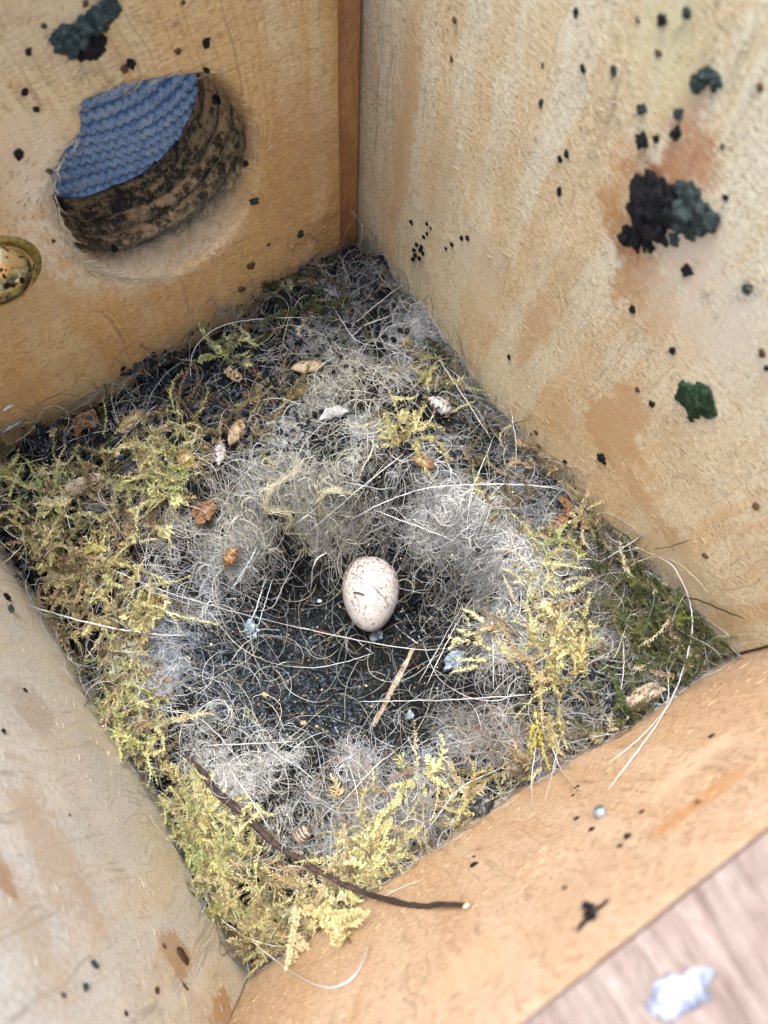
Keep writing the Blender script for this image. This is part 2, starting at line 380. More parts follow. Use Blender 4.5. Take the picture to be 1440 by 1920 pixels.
# material: extra colour for torn lip and the mouldy bore
nt = m_front.node_tree; b_s = nt.nodes['Principled BSDF']
base = b_s.inputs['Base Color'].links[0].from_socket
tc = nd(nt, 'ShaderNodeTexCoord').outputs['Object']; sp = nd(nt, 'ShaderNodeSeparateXYZ', {0: tc})
du = math_(nt, 'SUBTRACT', sp.outputs[0], HC[0]); dv = math_(nt, 'SUBTRACT', sp.outputs[2], HC[1])
rad_ = math_(nt, 'SQRT', math_(nt, 'ADD', math_(nt, 'MULTIPLY', du, du), math_(nt, 'MULTIPLY', dv, dv)))
nz = noise(nt, tc, 3.0, 5, .65); nz2 = noise(nt, scl(nt, tc, (14, 14, 5)), 1, 4, .6)
rn = math_(nt, 'ADD', rad_, math_(nt, 'MULTIPLY', math_(nt, 'SUBTRACT', nz, .5), .9))
ringm = math_(nt, 'MULTIPLY', ramp(nt, rn, 2.75, 2.25), ramp(nt, math_(nt, 'ADD', math_(nt, 'MULTIPLY', du, -.8), math_(nt, 'MULTIPLY', dv, -.55)), -.6, 1.0))
ringm = math_(nt, 'MULTIPLY', ringm, math_(nt, 'MULTIPLY', ramp(nt, nz, .30, .55), ramp(nt, nz2, .25, .62)))
c1 = mix(nt, math_(nt, 'MULTIPLY', ringm, .9), base, (.82, .72, .52))
bore = ramp(nt, sp.outputs[1], L + .03, L + .35)
bn = noise(nt, scl(nt, tc, (.5, 5.5, .5)), 1.1, 3, .5, .25)
bc = mix(nt, ramp(nt, bn, .36, .64), (.06, .04, .02), (.48, .30, .14))
bc = mix(nt, math_(nt, 'MULTIPLY', ramp(nt, nz2, .40, .66), .5), bc, (.60, .44, .25))
bc = mix(nt, math_(nt, 'MULTIPLY', ramp(nt, noise(nt, tc, 3.2, 6, .7), .46, .58), .9), bc, (.022, .019, .014))
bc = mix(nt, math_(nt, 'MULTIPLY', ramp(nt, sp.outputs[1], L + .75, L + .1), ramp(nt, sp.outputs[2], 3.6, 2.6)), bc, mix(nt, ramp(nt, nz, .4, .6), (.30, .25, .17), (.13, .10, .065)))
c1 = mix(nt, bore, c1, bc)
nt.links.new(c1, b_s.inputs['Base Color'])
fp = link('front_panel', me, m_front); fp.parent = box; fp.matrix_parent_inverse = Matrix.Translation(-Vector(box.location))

# torn pale splinters round the lip
n = 1500
t = rng.random(n) * 2 * math.pi
wgt = np.clip(-.05 - .9 * np.cos(t) - .25 * np.sin(t), .04, 1)
t = t[rng.random(n) < wgt]; n = len(t)
r0 = np.interp(t, np.sort(th), lipr[np.argsort(th)]) + np.abs(rng.normal(0, .13, n)) - .05
x = HC[0] + r0 * np.cos(t); z = HC[1] + r0 * np.sin(t)
tq = rng.normal(0, .35, n) + np.where(rng.random(n) < .6, 0, 1) * .0
d = np.stack([-np.sin(t + tq), -np.abs(rng.normal(.12, .1, n)), np.cos(t + tq)], 1); d /= np.linalg.norm(d, axis=1)[:, None]
ln = rng.uniform(.06, .26, n)
P = np.stack([np.stack([x, np.full(n, L + .012), z], 1) + d * (ln * k)[:, None] + np.array([0, -1, 0]) * (.05 * k * (1 - k)) for k in (0, .5, 1)], 1)
col = np.array([.80, .70, .50]) * rng.uniform(.75, 1.1, (n, 1))
Vv, Ff, Cc = tubes(P, np.stack([.010 + 0 * ln, .009 + 0 * ln, .002 + 0 * ln], 1), col)
m_splint = attr_mat('splinter', .7, .15)
o = link('splinters', mesh_np('splinters', Vv, Ff, True, Cc), m_splint); o.parent = box; o.matrix_parent_inverse = Matrix.Translation(-Vector(box.location)); o['kind'] = 'stuff'

# fuzz of short raised wood fibres on all four faces
def fuzz(wall, n, pal, lo_z, hi_z, dirv, size=(.05, .16)):
    ax = 0 if wall in ('right', 'left') else 1
    a = rng.random(n) * ((L if ax == 0 else W) - .1) + .05; z = lo_z + rng.random(n) * (hi_z - lo_z)
    keep = vnoise(a, z, .9, 11) + .3 * vnoise(a, z, 3, 12) > -.1
    if wall == 'front': keep &= np.hypot(a - HC[0], z - HC[1]) > 1.95; keep &= a < 9.3
    a, z = a[keep], z[keep]; n = len(a)
    nrm = np.array(WN[wall]); face = {'front': L, 'right': W, 'back': 0, 'left': 0}[wall]
    al = np.array([1., 0, 0]) if ax == 1 else np.array([0, 1., 0])
    O = np.zeros((n, 3)); O[:, ax] = face; O[:, 1 - ax] = a; O[:, 2] = z
    ph = dirv + rng.normal(0, .35, n)
    d = al[None] * np.cos(ph)[:, None] + np.array([0, 0, 1.])[None] * np.sin(ph)[:, None] + nrm[None] * np.abs(rng.normal(.12, .12, n))[:, None]
    ln = rng.uniform(*size, n)
    P = np.stack([O + nrm * .004 + d * (ln * k)[:, None] for k in (0, .5, 1)], 1)
    P[:, 1] += nrm * .006
    col = np.array(pal) * rng.uniform(.6, 1.25, (n, 1))
    V_, F_, C_ = tubes(P, np.stack([.007 + 0 * ln, .006 + 0 * ln, .002 + 0 * ln], 1), np.clip(col, 0, .85))
    o = link('wood_fibres', mesh_np('wood_fibres', V_, F_, True, C_), m_splint); o.parent = box
    o.matrix_parent_inverse = Matrix.Translation(-Vector(box.location)); o['kind'] = 'stuff'
fuzz('front', 3500, (.66, .46, .26), -.3, 10, .5)
fuzz('right', 1800, (.60, .50, .34), -.3, 11, .1)
fuzz('back', 1800, (.74, .54, .36), -.6, 9, 1.2)
fuzz('left', 500, (.66, .60, .50), -1, 8.8, .1)

# domed bolt head on the front panel
bpt = wallpt('front', -12, 512)
m_bolt, nt, b = mat('bolt_metal'); b.inputs['Metallic'].default_value = 1; b.inputs['Roughness'].default_value = .13
tc = nd(nt, 'ShaderNodeTexCoord').outputs['Object']
spots = ramp(nt, noise(nt, tc, 7, 2, .5), .60, .63)
nt.links.new(mix(nt, spots, (.72, .62, .40), (.05, .03, .02)), b.inputs['Base Color'])  # yellowish wood and dark pellets reflected in the dome, painted as colour
nt.links.new(math_(nt, 'MULTIPLY_ADD', spots, .5), b.inputs['Roughness'])
nt.nodes[-1].inputs[2].default_value = .12
prof = [(0, .40), (.2, .385), (.38, .335), (.52, .25), (.61, .14), (.64, .06), (.64, .0)]
NV = 64; V = []; F = []
for r, h in prof:
    for i in range(NV): a = 2 * math.pi * i / NV; V.append((r * math.cos(a), -h, r * math.sin(a)))
for k in range(len(prof) - 1):
    for i in range(NV): j = (i + 1) % NV; F.append((k * NV + i, k * NV + j, (k + 1) * NV + j, (k + 1) * NV + i))
o = link('bolt_head', mesh_np('bolt_head', np.array(V), F), m_bolt); o.parent = box; o.matrix_parent_inverse = Matrix.Translation(-Vector(box.location))
o.location = bpt; o['label'] = 'shiny domed metal bolt head with painted dark reflections at the left edge of the photo'
V = []; F = []
for r, h in [(.64, .0), (.70, .035), (.76, .03), (.78, 0)]:
    for i in range(NV): a = 2 * math.pi * i / NV; V.append((r * math.cos(a), -h, r * math.sin(a)))
for k in range(3):
    for i in range(NV): j = (i + 1) % NV; F.append((k * NV + i, k * NV + j, (k + 1) * NV + j, (k + 1) * NV + i))
m_ring = flat_mat('tarnish', (.32, .24, .06), (.18, .12, .03), 12, .4, .4)
o2 = link('washer', mesh_np('washer', np.array(V), F), m_ring); o2.parent = o

# ---------------------------------------------------------------- blue knitted cloth outside the hole
cc = (5.0, L + TH + .55, 2.9)
m_knit, nt, b = mat('blue_knit'); tc = nd(nt, 'ShaderNodeTexCoord').outputs['Object']
c = mix(nt, ramp(nt, noise(nt, tc, 25, 4, .7), .35, .65), (.18, .33, .53), (.38, .56, .78))
c = mix(nt, ramp(nt, noise(nt, tc, 4, 3, .6), .45, .7), c, (.42, .56, .70))
nt.links.new(c, b.inputs['Base Color']); b.inputs['Roughness'].default_value = .9; b.inputs['Sheen Weight'].default_value = .5
bp = nd(nt, 'ShaderNodeBump', {'Height': noise(nt, tc, 40, 3, .7), 'Strength': .6, 'Distance': .02}); nt.links.new(bp.outputs[0], b.inputs['Normal'])
def knit_pos(s, t):                              # s along the rows, t across them
    x = 2.6 + s; z = .4 + t
    y = L + TH + .02 + .22 * ((x - 5.2) / 2.2) ** 2 + .10 * math.sin(t * 2.1 + s) + .10 * math.sin(s * 1.3)
    z += .28 * math.sin(s * .9 + .4) + .1 * s
    return Vector((x, y, z))
bm = bmesh.new()
ns, ntt = 36, 23
ico = bmesh.new(); bmesh.ops.create_icosphere(ico, subdivisions=2, radius=1); icoV = np.array([v.co[:] for v in ico.verts]); icoF = np.array([[v.index for v in f.verts] for f in ico.faces]); ico.free()
Vs = []; Fs = []
for r in range(ntt):
    for q in range(ns):
        for sd_ in (-1, 1):
            s = (q + .5 + sd_ * .24) * .165; t = (r + .5) * .27 + rng.normal(0, .008)
            c0 = knit_pos(s, t)
            a = sd_ * .55 + rng.normal(0, .08); la, wa, da = .125, .062, .075
            loc = icoV * np.array([wa, da, la]) * rng.uniform(.92, 1.08)
            R2 = np.array([[math.cos(a), 0, math.sin(a)], [0, 1, 0], [-math.sin(a), 0, math.cos(a)]])
            Fs.append(icoF + len(Vs) * len(icoV)); Vs.append(loc @ R2.T + np.array(c0))
cl = link('knitted_cloth', mesh_np('knitted_cloth', np.concatenate(Vs), np.concatenate(Fs)), m_knit)
# backing sheet and fuzz in the same mesh object: joined as vertices
gx, gz = np.meshgrid(np.linspace(0, 5.8, 60), np.linspace(0, 6.2, 50)); Vb = np.array([knit_pos(a, b_) + Vector((0, .055, 0)) for a, b_ in zip(gx.ravel(), gz.ravel())])
idx = np.arange(3000).reshape(50, 60); Fb = np.stack([idx[:-1, :-1], idx[:-1, 1:], idx[1:, 1:], idx[1:, :-1]], -1).reshape(-1, 4)
bk = link('backing', mesh_np('backing', Vb, Fb), m_knit); bk.parent = cl; bk['label'] = 'inner layer of the blue knit seen between the stitches'
n = 5000; s = rng.random(n) * 5.7; t = rng.random(n) * 4.8; O = np.array([knit_pos(a, b_) for a, b_ in zip(s, t)]) + np.array([0, -.05, 0])
d = rng.normal(0, 1, (n, 3)); d[:, 1] = -abs(d[:, 1]); d /= np.linalg.norm(d, axis=1)[:, None]
P = np.stack([O, O + d * .04, O + d * .07 + rng.normal(0, .015, (n, 3))], 1)
V_, F_, C_ = tubes(P, np.full((n, 3), .004), np.tile(np.array([.35, .55, .8]), (n, 1)))
fz = link('lint', mesh_np('lint', V_, F_, True, C_), attr_mat('lint', .8, .3)); fz.parent = cl; fz['kind'] = 'stuff'
tag(cl, 'blue knitted cloth with rows of stitches, seen through the round entrance hole', 'cloth')

# ---------------------------------------------------------------- nest: base
nest = tag(empty('bird_nest', (CUP[0], CUP[1], -4)), 'square bird nest of yellow green moss lined with pale fur, filling the box', 'nest')
def under(o): o.parent = nest; o.matrix_parent_inverse = Matrix.Translation(-Vector(nest.location)); return o
nx, ny = 420, 480
xs = np.linspace(.04, W - .04, nx); ys = np.linspace(.04, L - .04, ny)
X, Y = np.meshgrid(xs, ys)
edge = np.minimum(np.minimum(X, W - X), np.minimum(Y, L - Y))
Z = H(X, Y) + .16 * vnoise(X, Y, 7, 3) + .12 * vnoise(X, Y, 17, 4) - .8 * np.exp(-edge / .13)
idx = np.arange(nx * ny).reshape(ny, nx)
F = np.stack([idx[:-1, :-1], idx[:-1, 1:], idx[1:, 1:], idx[1:, :-1]], -1).reshape(-1, 4)
Vn = np.stack([X, Y, Z], -1).reshape(-1, 3)
bd = np.concatenate([idx[0, :], idx[1:, -1], idx[-1, -2::-1], idx[-2:0:-1, 0]])
Vlow = Vn[bd].copy(); Vlow[:, 2] = -3.95; k0 = len(Vn)
Vn = np.concatenate([Vn, Vlow]); nb = len(bd); ii = np.arange(nb); jj = (ii + 1) % nb
F = np.concatenate([F, np.stack([bd[ii], k0 + ii, k0 + jj, bd[jj]], -1)])
m_base, nt, b = mat('nest_peat'); tc = nd(nt, 'ShaderNodeTexCoord').outputs['Object']
c = mix(nt, ramp(nt, noise(nt, tc, 2.2, 6, .65), .4, .62), (.008, .010, .012), (.022, .024, .024))
c = mix(nt, ramp(nt, noise(nt, tc, 14, 4, .7), .58, .70), c, (.06, .06, .05))
nt.links.new(c, b.inputs['Base Color']); b.inputs['Roughness'].default_value = .95; b.inputs['Specular IOR Level'].default_value = .03
bp = nd(nt, 'ShaderNodeBump', {'Height': noise(nt, tc, 11, 6, .7), 'Strength': .9, 'Distance': .15}); nt.links.new(bp.outputs[0], b.inputs['Normal'])
under(link('nest_base', mesh_np('nest_base', Vn, F), m_base))

# zones of the nest, given where the photograph shows them: (px, py, rx, ry)
def zone_samples(zs, n):
    wts = np.array([z[2] * z[3] * z[4] for z in zs], float); wts /= wts.sum()
    k = rng.choice(len(zs), n, p=wts); Zs = np.array([z[:4] for z in zs], float)[k]
    r = np.sqrt(rng.random(n)) * (1 + .25 * rng.random(n)); a = rng.random(n) * 2 * math.pi
    px = Zs[:, 0] + Zs[:, 2] * r * np.cos(a); py = Zs[:, 1] + Zs[:, 3] * r * np.sin(a)
    return px, py, k
def nestpts(px, py):                             # vectorised ray march onto the nest surface
    D = np.stack([(px - 720) / FPX, -(py - 960) / FPX, -np.ones_like(px)], 1) @ RM.T
    t = (0.3 - CAM[2]) / D[:, 2]
    for _ in range(12):
        Q = CAM + t[:, None] * D
        h = H(np.clip(Q[:, 0], 0, W), np.clip(Q[:, 1], 0, L))
        t = t + .7 * (Q[:, 2] - h) / (-D[:, 2])
    return CAM + t[:, None] * D

def strands(x, y, length, col, M=14, curl=2.0, rad=.005, lift=.12, base=.03, wig=.6):
    n = len(x); a = rng.random(n) * 2 * math.pi; kap = rng.normal(0, curl, n)
    ds = length / (M - 1); P = np.zeros((n, M, 3)); cx, cy = x.copy(), y.copy()
    dk = rng.normal(0, curl * .5, n)
    lf = np.abs(rng.normal(0, lift, n)) ; ph = rng.random(n) * 6.28; fr = rng.uniform(1, 3, n); b0 = base * rng.random(n)
    for m_ in range(M):
        s = m_ / (M - 1)
        cxx = np.clip(cx, .02, W - .02); cyy = np.clip(cy, .02, L - .02)
        P[:, m_, 0] = cxx; P[:, m_, 1] = cyy
        P[:, m_, 2] = H(cxx, cyy) + b0 + lf * (.35 + .65 * np.sin(ph + fr * s * 3)) + .0
        a = a + (kap + dk * s * 3) * ds + rng.normal(0, wig, n) * ds
        cx = cx + np.cos(a) * ds; cy = cy + np.sin(a) * ds
    R = np.full((n, M), 1.0) * (rad * rng.uniform(.7, 1.3, n))[:, None]
    R *= np.clip(np.minimum(np.linspace(0, 1, M), np.linspace(1, 0, M)) * 5 + .25, 0, 1)[None]
    return P, R, col

WHITE, GREY, BROWN, CREAM, BLUE = (.68, .72, .74), (.34, .36, .37), (.30, .24, .195), (.70, .71, .58), (.56, .64, .74)  # BLUE puts the cool skylight around the cup into the fur colour
HX = [WHITE, CREAM, GREY, (.25, .18, .12)]
# (px, py, rx, ry, weight, colour, curl)
fur = [(600, 935, 110, 75, 1.9, CREAM, 3.5), (700, 940, 120, 60, 1.6, WHITE, 3), (800, 960, 130, 70, 1.3, WHITE, 2.5), (640, 710, 100, 55, 1.2, CREAM, 4),
       (762, 600, 38, 85, 3.2, WHITE, 3), (690, 600, 130, 80, .8, GREY, 3), (560, 620, 120, 70, .5, GREY, 3), (680, 830, 170, 80, 1.1, WHITE, 4),
       (500, 900, 110, 90, .7, GREY, 3), (410, 1060, 90, 80, 1.3, WHITE, 3), (370, 1180, 90, 90, 1.3, BLUE, 2.5), (400, 985, 50, 50, 1.5, CREAM, 3),
       (290, 1240, 50, 60, 2.2, BLUE, 3), (330, 1310, 70, 80, 1.2, WHITE, 2.5), (410, 1400, 100, 70, 1.3, WHITE, 2), (490, 1470, 110, 60, 1.4, WHITE, 2),
       (600, 1480, 120, 70, .9, GREY, 2), (720, 1400, 100, 50, 1.9, BLUE, 2.5), (830, 1370, 100, 60, 1.2, GREY, 2.5), (660, 1440, 60, 50, 1.1, BROWN, 3),
       (880, 1060, 80, 90, 2.4, WHITE, 3.5), (960, 1090, 110, 90, 2.4, WHITE, 4), (920, 1180, 60, 70, 2.0, WHITE, 3.5), (880, 900, 120, 110, .9, GREY, 2.5),
       (960, 1010, 120, 70, 1.0, GREY, 3), (960, 1370, 110, 60, .9, BROWN, 2.5), (900, 1460, 140, 60, .8, GREY, 2.5), (780, 1540, 110, 60, 1.0, GREY, 2),
       (740, 1470, 120, 50, .8, BROWN, 2.5), (260, 825, 50, 35, 1.3, WHITE, 2), (900, 780, 100, 90, .5, GREY, 2), (1100, 1260, 130, 90, .4, GREY, 2.5),
       (1200, 1180, 110, 110, .7, GREY, 2.5), (1200, 1120, 90, 80, .35, BROWN, 3), (1090, 1110, 50, 50, .9, BROWN, 3), (470, 730, 120, 70, .35, GREY, 2.5), (330, 720, 100, 60, .25, GREY, 2),
       (300, 930, 90, 80, .4, BROWN, 2.5), (650, 520, 70, 40, .5, GREY, 3), (1000, 1300, 90, 50, .5, GREY, 3), (640, 1590, 110, 40, .6, GREY, 2), (760, 1240, 120, 60, .12, GREY, 2),
       (540, 1100, 90, 80, .14, GREY, 2), (560, 1280, 150, 90, .12, BLUE, 2), (430, 1300, 60, 60, .5, BLUE, 2), (900, 1300, 60, 40, .5, GREY, 2)]
def fur_batch(n, rad, lmin, lmax, lift, M, dim=1.0):
    px, py, k = zone_samples(fur, n); Q = nestpts(px, py)
    col = np.array([fur[i][5] for i in k]) * rng.uniform(.55, 1.15, (n, 1)) * dim
    curl = np.array([fur[i][6] for i in k])
    P, R, C = strands(Q[:, 0], Q[:, 1], rng.uniform(lmin, lmax, n), col, M, curl, rad, lift)
    mid = P[:, M // 2]; ex, ey = mid[:, 0] - CUP[0], mid[:, 1] - CUP[1]; eu = ex * .839 - ey * .545; ev = ex * .545 + ey * .839
    eu = eu + .3; dc = np.hypot(np.where(eu < 0, eu * .80, eu * .84), np.where(ev > 0, ev * 1.22, ev * .95))
    cl_ = vnoise(mid[:, 0], mid[:, 1], 1.6, 31) + .7 * vnoise(mid[:, 0], mid[:, 1], 4.1, 32)
    ok = (dc > 2.15 + .5 * rng.random(n)) | (rng.random(n) < .10)
    eg = np.minimum(np.minimum(mid[:, 0], W - mid[:, 0]), np.minimum(mid[:, 1], L - mid[:, 1])); ok &= (eg > .3) | (rng.random(n) < .45)
    ok &= (cl_ + .20 > rng.random(n) * .50)
    P, R, C = P[ok], R[ok], C[ok] * np.clip(.80 + 1.3 * cl_[ok], .35, 1.3)[:, None]
    return tubes(P, R, np.clip(C, 0, .85))
parts = [fur_batch(48000, .0030, .35, 1.2, .09, 9, 1.1), fur_batch(6800, .0050, .9, 2.6, .24, 18, 1.3), fur_batch(4200, .0055, .6, 1.8, .16, 14, .35)]
# loose hairs strewn over everything, moss included
n = 1500; px = rng.uniform(0, 1380, n); py = rng.uniform(470, 1800, n); Q = nestpts(px, py)
ok = (Q[:, 0] > .1) & (Q[:, 0] < W - .1) & (Q[:, 1] > .1) & (Q[:, 1] < L - .1); Q = Q[ok]; n = len(Q)
cc_ = np.array([HX[i] for i in rng.integers(0, 4, n)]) * rng.uniform(.5, 1.1, (n, 1))
P, R, C = strands(Q[:, 0], Q[:, 1], rng.uniform(.8, 2.8, n), cc_, 18, 1.3, .0055, .35, .2); parts.append(tubes(P, R, np.clip(C, 0, .85)))
# wisps that rise against the planks all round the rim
n = 520; e = rng.random(n) * 4; t = rng.random(n); ei = e.astype(int)
x = np.select([ei == 0, ei == 1, ei == 2, ei == 3], [t * W, 0 * t + W - .15, t * W, 0 * t + .15]); y = np.select([ei == 0, ei == 1, ei == 2, ei == 3], [0 * t + .15, t * L, 0 * t + L - .15, t * L])
P, R, C = strands(x, y, rng.uniform(.3, 1.3, n), np.array([HX[i] for i in rng.integers(0, 4, n)]) * rng.uniform(.4, 1, (n, 1)), 14, 2.2, .005, .12)
rise = rng.uniform(0, 1, n) ** 2 * .9
P[:, :, 2] += rise[:, None] * np.sin(np.linspace(0, 1, 14) * 2.6)[None]
parts.append(tubes(P, R, C))
def join(parts):
    Vs, Fs, Cs, k = [], [], [], 0
    for v, f, c_ in parts: Vs.append(v); Fs.append(f + k); Cs.append(c_); k += len(v)
    return np.concatenate(Vs), np.concatenate(Fs), np.concatenate(Cs)
V_, F_, C_ = join(parts)
m_hair = attr_mat('hair', .45, .25, .4)
o = under(link('fur_lining', mesh_np('fur_lining', V_, F_, True, C_), m_hair)); o['kind'] = 'stuff'

# ---------------------------------------------------------------- moss
def moss_batch(O, D, U, length, col, nn=22, leaf=.10, width=.022, curve=1.2, flat=.6, stemr=.008):
    """sprigs: O origin, D direction, U up, all (n,3); returns V,F(quads),C"""
    n = len(O); s = np.linspace(0, 1, nn)
    side = np.cross(D, U); side /= np.linalg.norm(side, axis=1)[:, None] + 1e-9
    k1 = rng.normal(0, curve, n); k2 = rng.normal(.15, curve * .5, n)
    th_ = k1[:, None] * s[None]; ps = k2[:, None] * s[None]
    T = (D[:, None] * np.cos(th_)[..., None] + side[:, None] * np.sin(th_)[..., None]); T = T + U[:, None] * np.sin(ps)[..., None] * .8
    T /= np.linalg.norm(T, axis=2, keepdims=True)
    P = O[:, None] + np.cumsum(T, axis=1) * (length / nn)[:, None, None]
    Vs, Fs, Cs = [], [], []; 
    v, f, c_ = tubes(P, np.linspace(1, .4, nn)[None] * np.full((n, 1), stemr), col * .8); Vs.append(v); Fs.append(f); Cs.append(c_); k = len(v)
    Sd = np.cross(T, U[:, None]); Sd /= np.linalg.norm(Sd, axis=2, keepdims=True) + 1e-9; Up = np.cross(Sd, T)
    for rnk in range(4):
        a = rnk * math.pi / 2 + rng.normal(0, .5, (n, nn)); out = Sd * np.cos(a)[..., None] + Up * (np.sin(a) * flat)[..., None]
        out /= np.linalg.norm(out, axis=2, keepdims=True) + 1e-9
        sp_ = rng.uniform(.35, .8, (n, nn))[..., None]
        ldir = T * (1 - sp_) + out * sp_; ldir /= np.linalg.norm(ldir, axis=2, keepdims=True)
        env = (1 - .55 * s ** 2)[None, :, None] * rng.uniform(.6, 1.25, (n, nn, 1)) * (leaf if np.isscalar(leaf) else leaf[:, None, None])
        wd_ = np.cross(ldir, np.cross(T, out) + 1e-6); wd_ = np.cross(ldir, wd_); wd_ /= np.linalg.norm(wd_, axis=2, keepdims=True) + 1e-9
        b0 = P + T * 0; w_ = env * width / .10
        mid = b0 + ldir * env * .45; tip = b0 + ldir * env + T * env * .35 * rng.uniform(-.3, 1, (n, nn, 1)) + Up * env * .2 * rng.normal(0, 1, (n, nn, 1))
        q = np.stack([b0, mid + wd_ * w_, tip, mid - wd_ * w_], 2).reshape(-1, 3)
        ff = np.arange(len(q)).reshape(-1, 4) + k; k += len(q)
        cc_ = np.repeat((col[:, None] * rng.uniform(.7, 1.25, (n, nn, 1))).reshape(-1, 3), 4, axis=0)
        cc_ = cc_ * np.tile(np.array([.8, 1, 1.15, 1])[:, None], (len(cc_) // 4, 1))
        Vs.append(q); Fs.append(ff); Cs.append(cc_)
    return np.concatenate(Vs), np.concatenate(Fs), np.clip(np.concatenate(Cs), 0, .8)

MY, MG, MO, MB, MD, MS = (.76, .72, .38), (.62, .66, .34), (.60, .53, .29), (.38, .31, .19), (.13, .15, .065), (.72, .63, .42)
moss = [(60, 895, 80, 45, 1.1, MG), (60, 960, 90, 60, .7, MY), (150, 990, 100, 70, .6, MO), (150, 960, 120, 90, .4, MB), (270, 895, 100, 40, .9, MG), (310, 830, 70, 45, 1.1, MY), (170, 1080, 90, 80, 1.2, MO),
        (250, 1090, 70, 90, 1.3, MY), (200, 1180, 70, 80, 1.2, MO), (215, 1260, 55, 60, 1.3, MY), (240, 1340, 50, 50, 1.1, MG), (290, 1400, 60, 60, 1.2, MY),
        (350, 1500, 60, 80, 1.6, MY), (430, 1560, 80, 70, 1.6, MY), (390, 1630, 60, 60, 1.4, MG), (460, 1690, 90, 70, 1.7, MY), (560, 1730, 110, 60, 1.7, MO), (500, 1770, 70, 40, 1.3, MO),
        (620, 1700, 80, 60, 1.2, MS), (680, 1640, 50, 70, 1.2, MY), (1010, 1080, 70, 60, .35, MY), (1040, 1190, 80, 60, .9, MY), (1060, 1250, 60, 45, 1.0, MO), (960, 1200, 70, 30, .8, MS),
        (790, 700, 55, 45, 1.2, MO), (780, 780, 60, 50, .9, MY), (440, 660, 40, 25, 1.3, MG), (520, 780, 60, 50, .7, MB), (800, 1490, 60, 50, .9, MY), (1040, 1370, 40, 50, .8, MO),
        (1190, 1080, 90, 60, .75, MD), (1230, 1160, 80, 60, .75, MD), (1170, 1250, 90, 60, .9, MD), (1090, 960, 60, 50, .9, MB), (1040, 1000, 80, 40, .6, MG), (960, 900, 90, 80, .5, MB),
        (870, 690, 40, 60, .7, MD), (600, 560, 110, 60, .4, MD), (380, 780, 100, 60, .35, MB), (150, 1120, 90, 130, .5, MB), (230, 1300, 60, 120, .4, MB), (180, 820, 90, 30, .35, MD), (900, 1500, 120, 50, .9, MO), (1050, 1420, 90, 50, .8, MB),
        (340, 900, 60, 60, .9, MY), (1160, 1350, 80, 40, .7, MD), (690, 1520, 60, 40, .7, MO), (560, 1620, 100, 50, .7, MB), (1280, 1240, 60, 40, .7, MD), (700, 1590, 60, 60, .8, MO), (330, 870, 60, 30, 1, MO), (560, 500, 50, 25, .5, MB)]
def moss_zone(n, lmin, lmax, leaf, nn, zs=moss, off=.04):
    px, py, k = zone_samples(zs, n); Q = nestpts(px, py)
    Q[:, 0] = np.clip(Q[:, 0], .1, W - .1); Q[:, 1] = np.clip(Q[:, 1], .1, L - .1)
    mc = vnoise(Q[:, 0], Q[:, 1], 1.5, 41) + .8 * vnoise(Q[:, 0], Q[:, 1], 3.6, 42)
    ok = mc + .25 > rng.random(n) * .5; Q, k, mc = Q[ok], k[ok], mc[ok]; n = len(Q)
    Q[:, 2] = H(Q[:, 0], Q[:, 1]) + rng.uniform(-.05, off * 3, n) + .25 * np.clip(mc, 0, 1)
    a = rng.random(n) * 6.283; D = np.stack([np.cos(a), np.sin(a), rng.normal(.25, .35, n)], 1)
    # keep sprigs inside the box
    for ax, mx in ((0, W), (1, L)):
        D[:, ax] = np.where((Q[:, ax] < .7) & (D[:, ax] < 0), -D[:, ax] * .4, D[:, ax]); D[:, ax] = np.where((Q[:, ax] > mx - .7) & (D[:, ax] > 0), -D[:, ax] * .4, D[:, ax])
    D /= np.linalg.norm(D, axis=1)[:, None]
    U = np.tile(np.array([0, 0, 1.0]), (n, 1)) + rng.normal(0, .3, (n, 3)); U /= np.linalg.norm(U, axis=1)[:, None]
    base_c = np.array([zs[i][5] for i in k]); dead = rng.random(n) < .20
    base_c = np.where(dead[:, None], np.array([MB, (.22, .17, .10), MS])[rng.integers(0, 3, n)], base_c)
    col = base_c * rng.uniform(.55, 1.25, (n, 1)) * (1 + rng.normal(0, .045, (n, 3)))
    return moss_batch(Q, D, U, rng.uniform(lmin, lmax, n), col, nn=nn, leaf=leaf * rng.uniform(.7, 1.3, n))
V_, F_, C_ = join([moss_zone(1500, .5, 1.3, .11, 20), moss_zone(1500, .2, .6, .15, 8), moss_zone(1300, .4, 1.0, .07, 16, off=.12)])
V_[:, 0] = np.clip(V_[:, 0], .015, W - .015); V_[:, 1] = np.clip(V_[:, 1], .015, L - .015)
m_moss = attr_mat('moss', .65, .3, .25)
o = under(link('moss', mesh_np('moss', V_, F_, False, C_), m_moss)); o['kind'] = 'stuff'

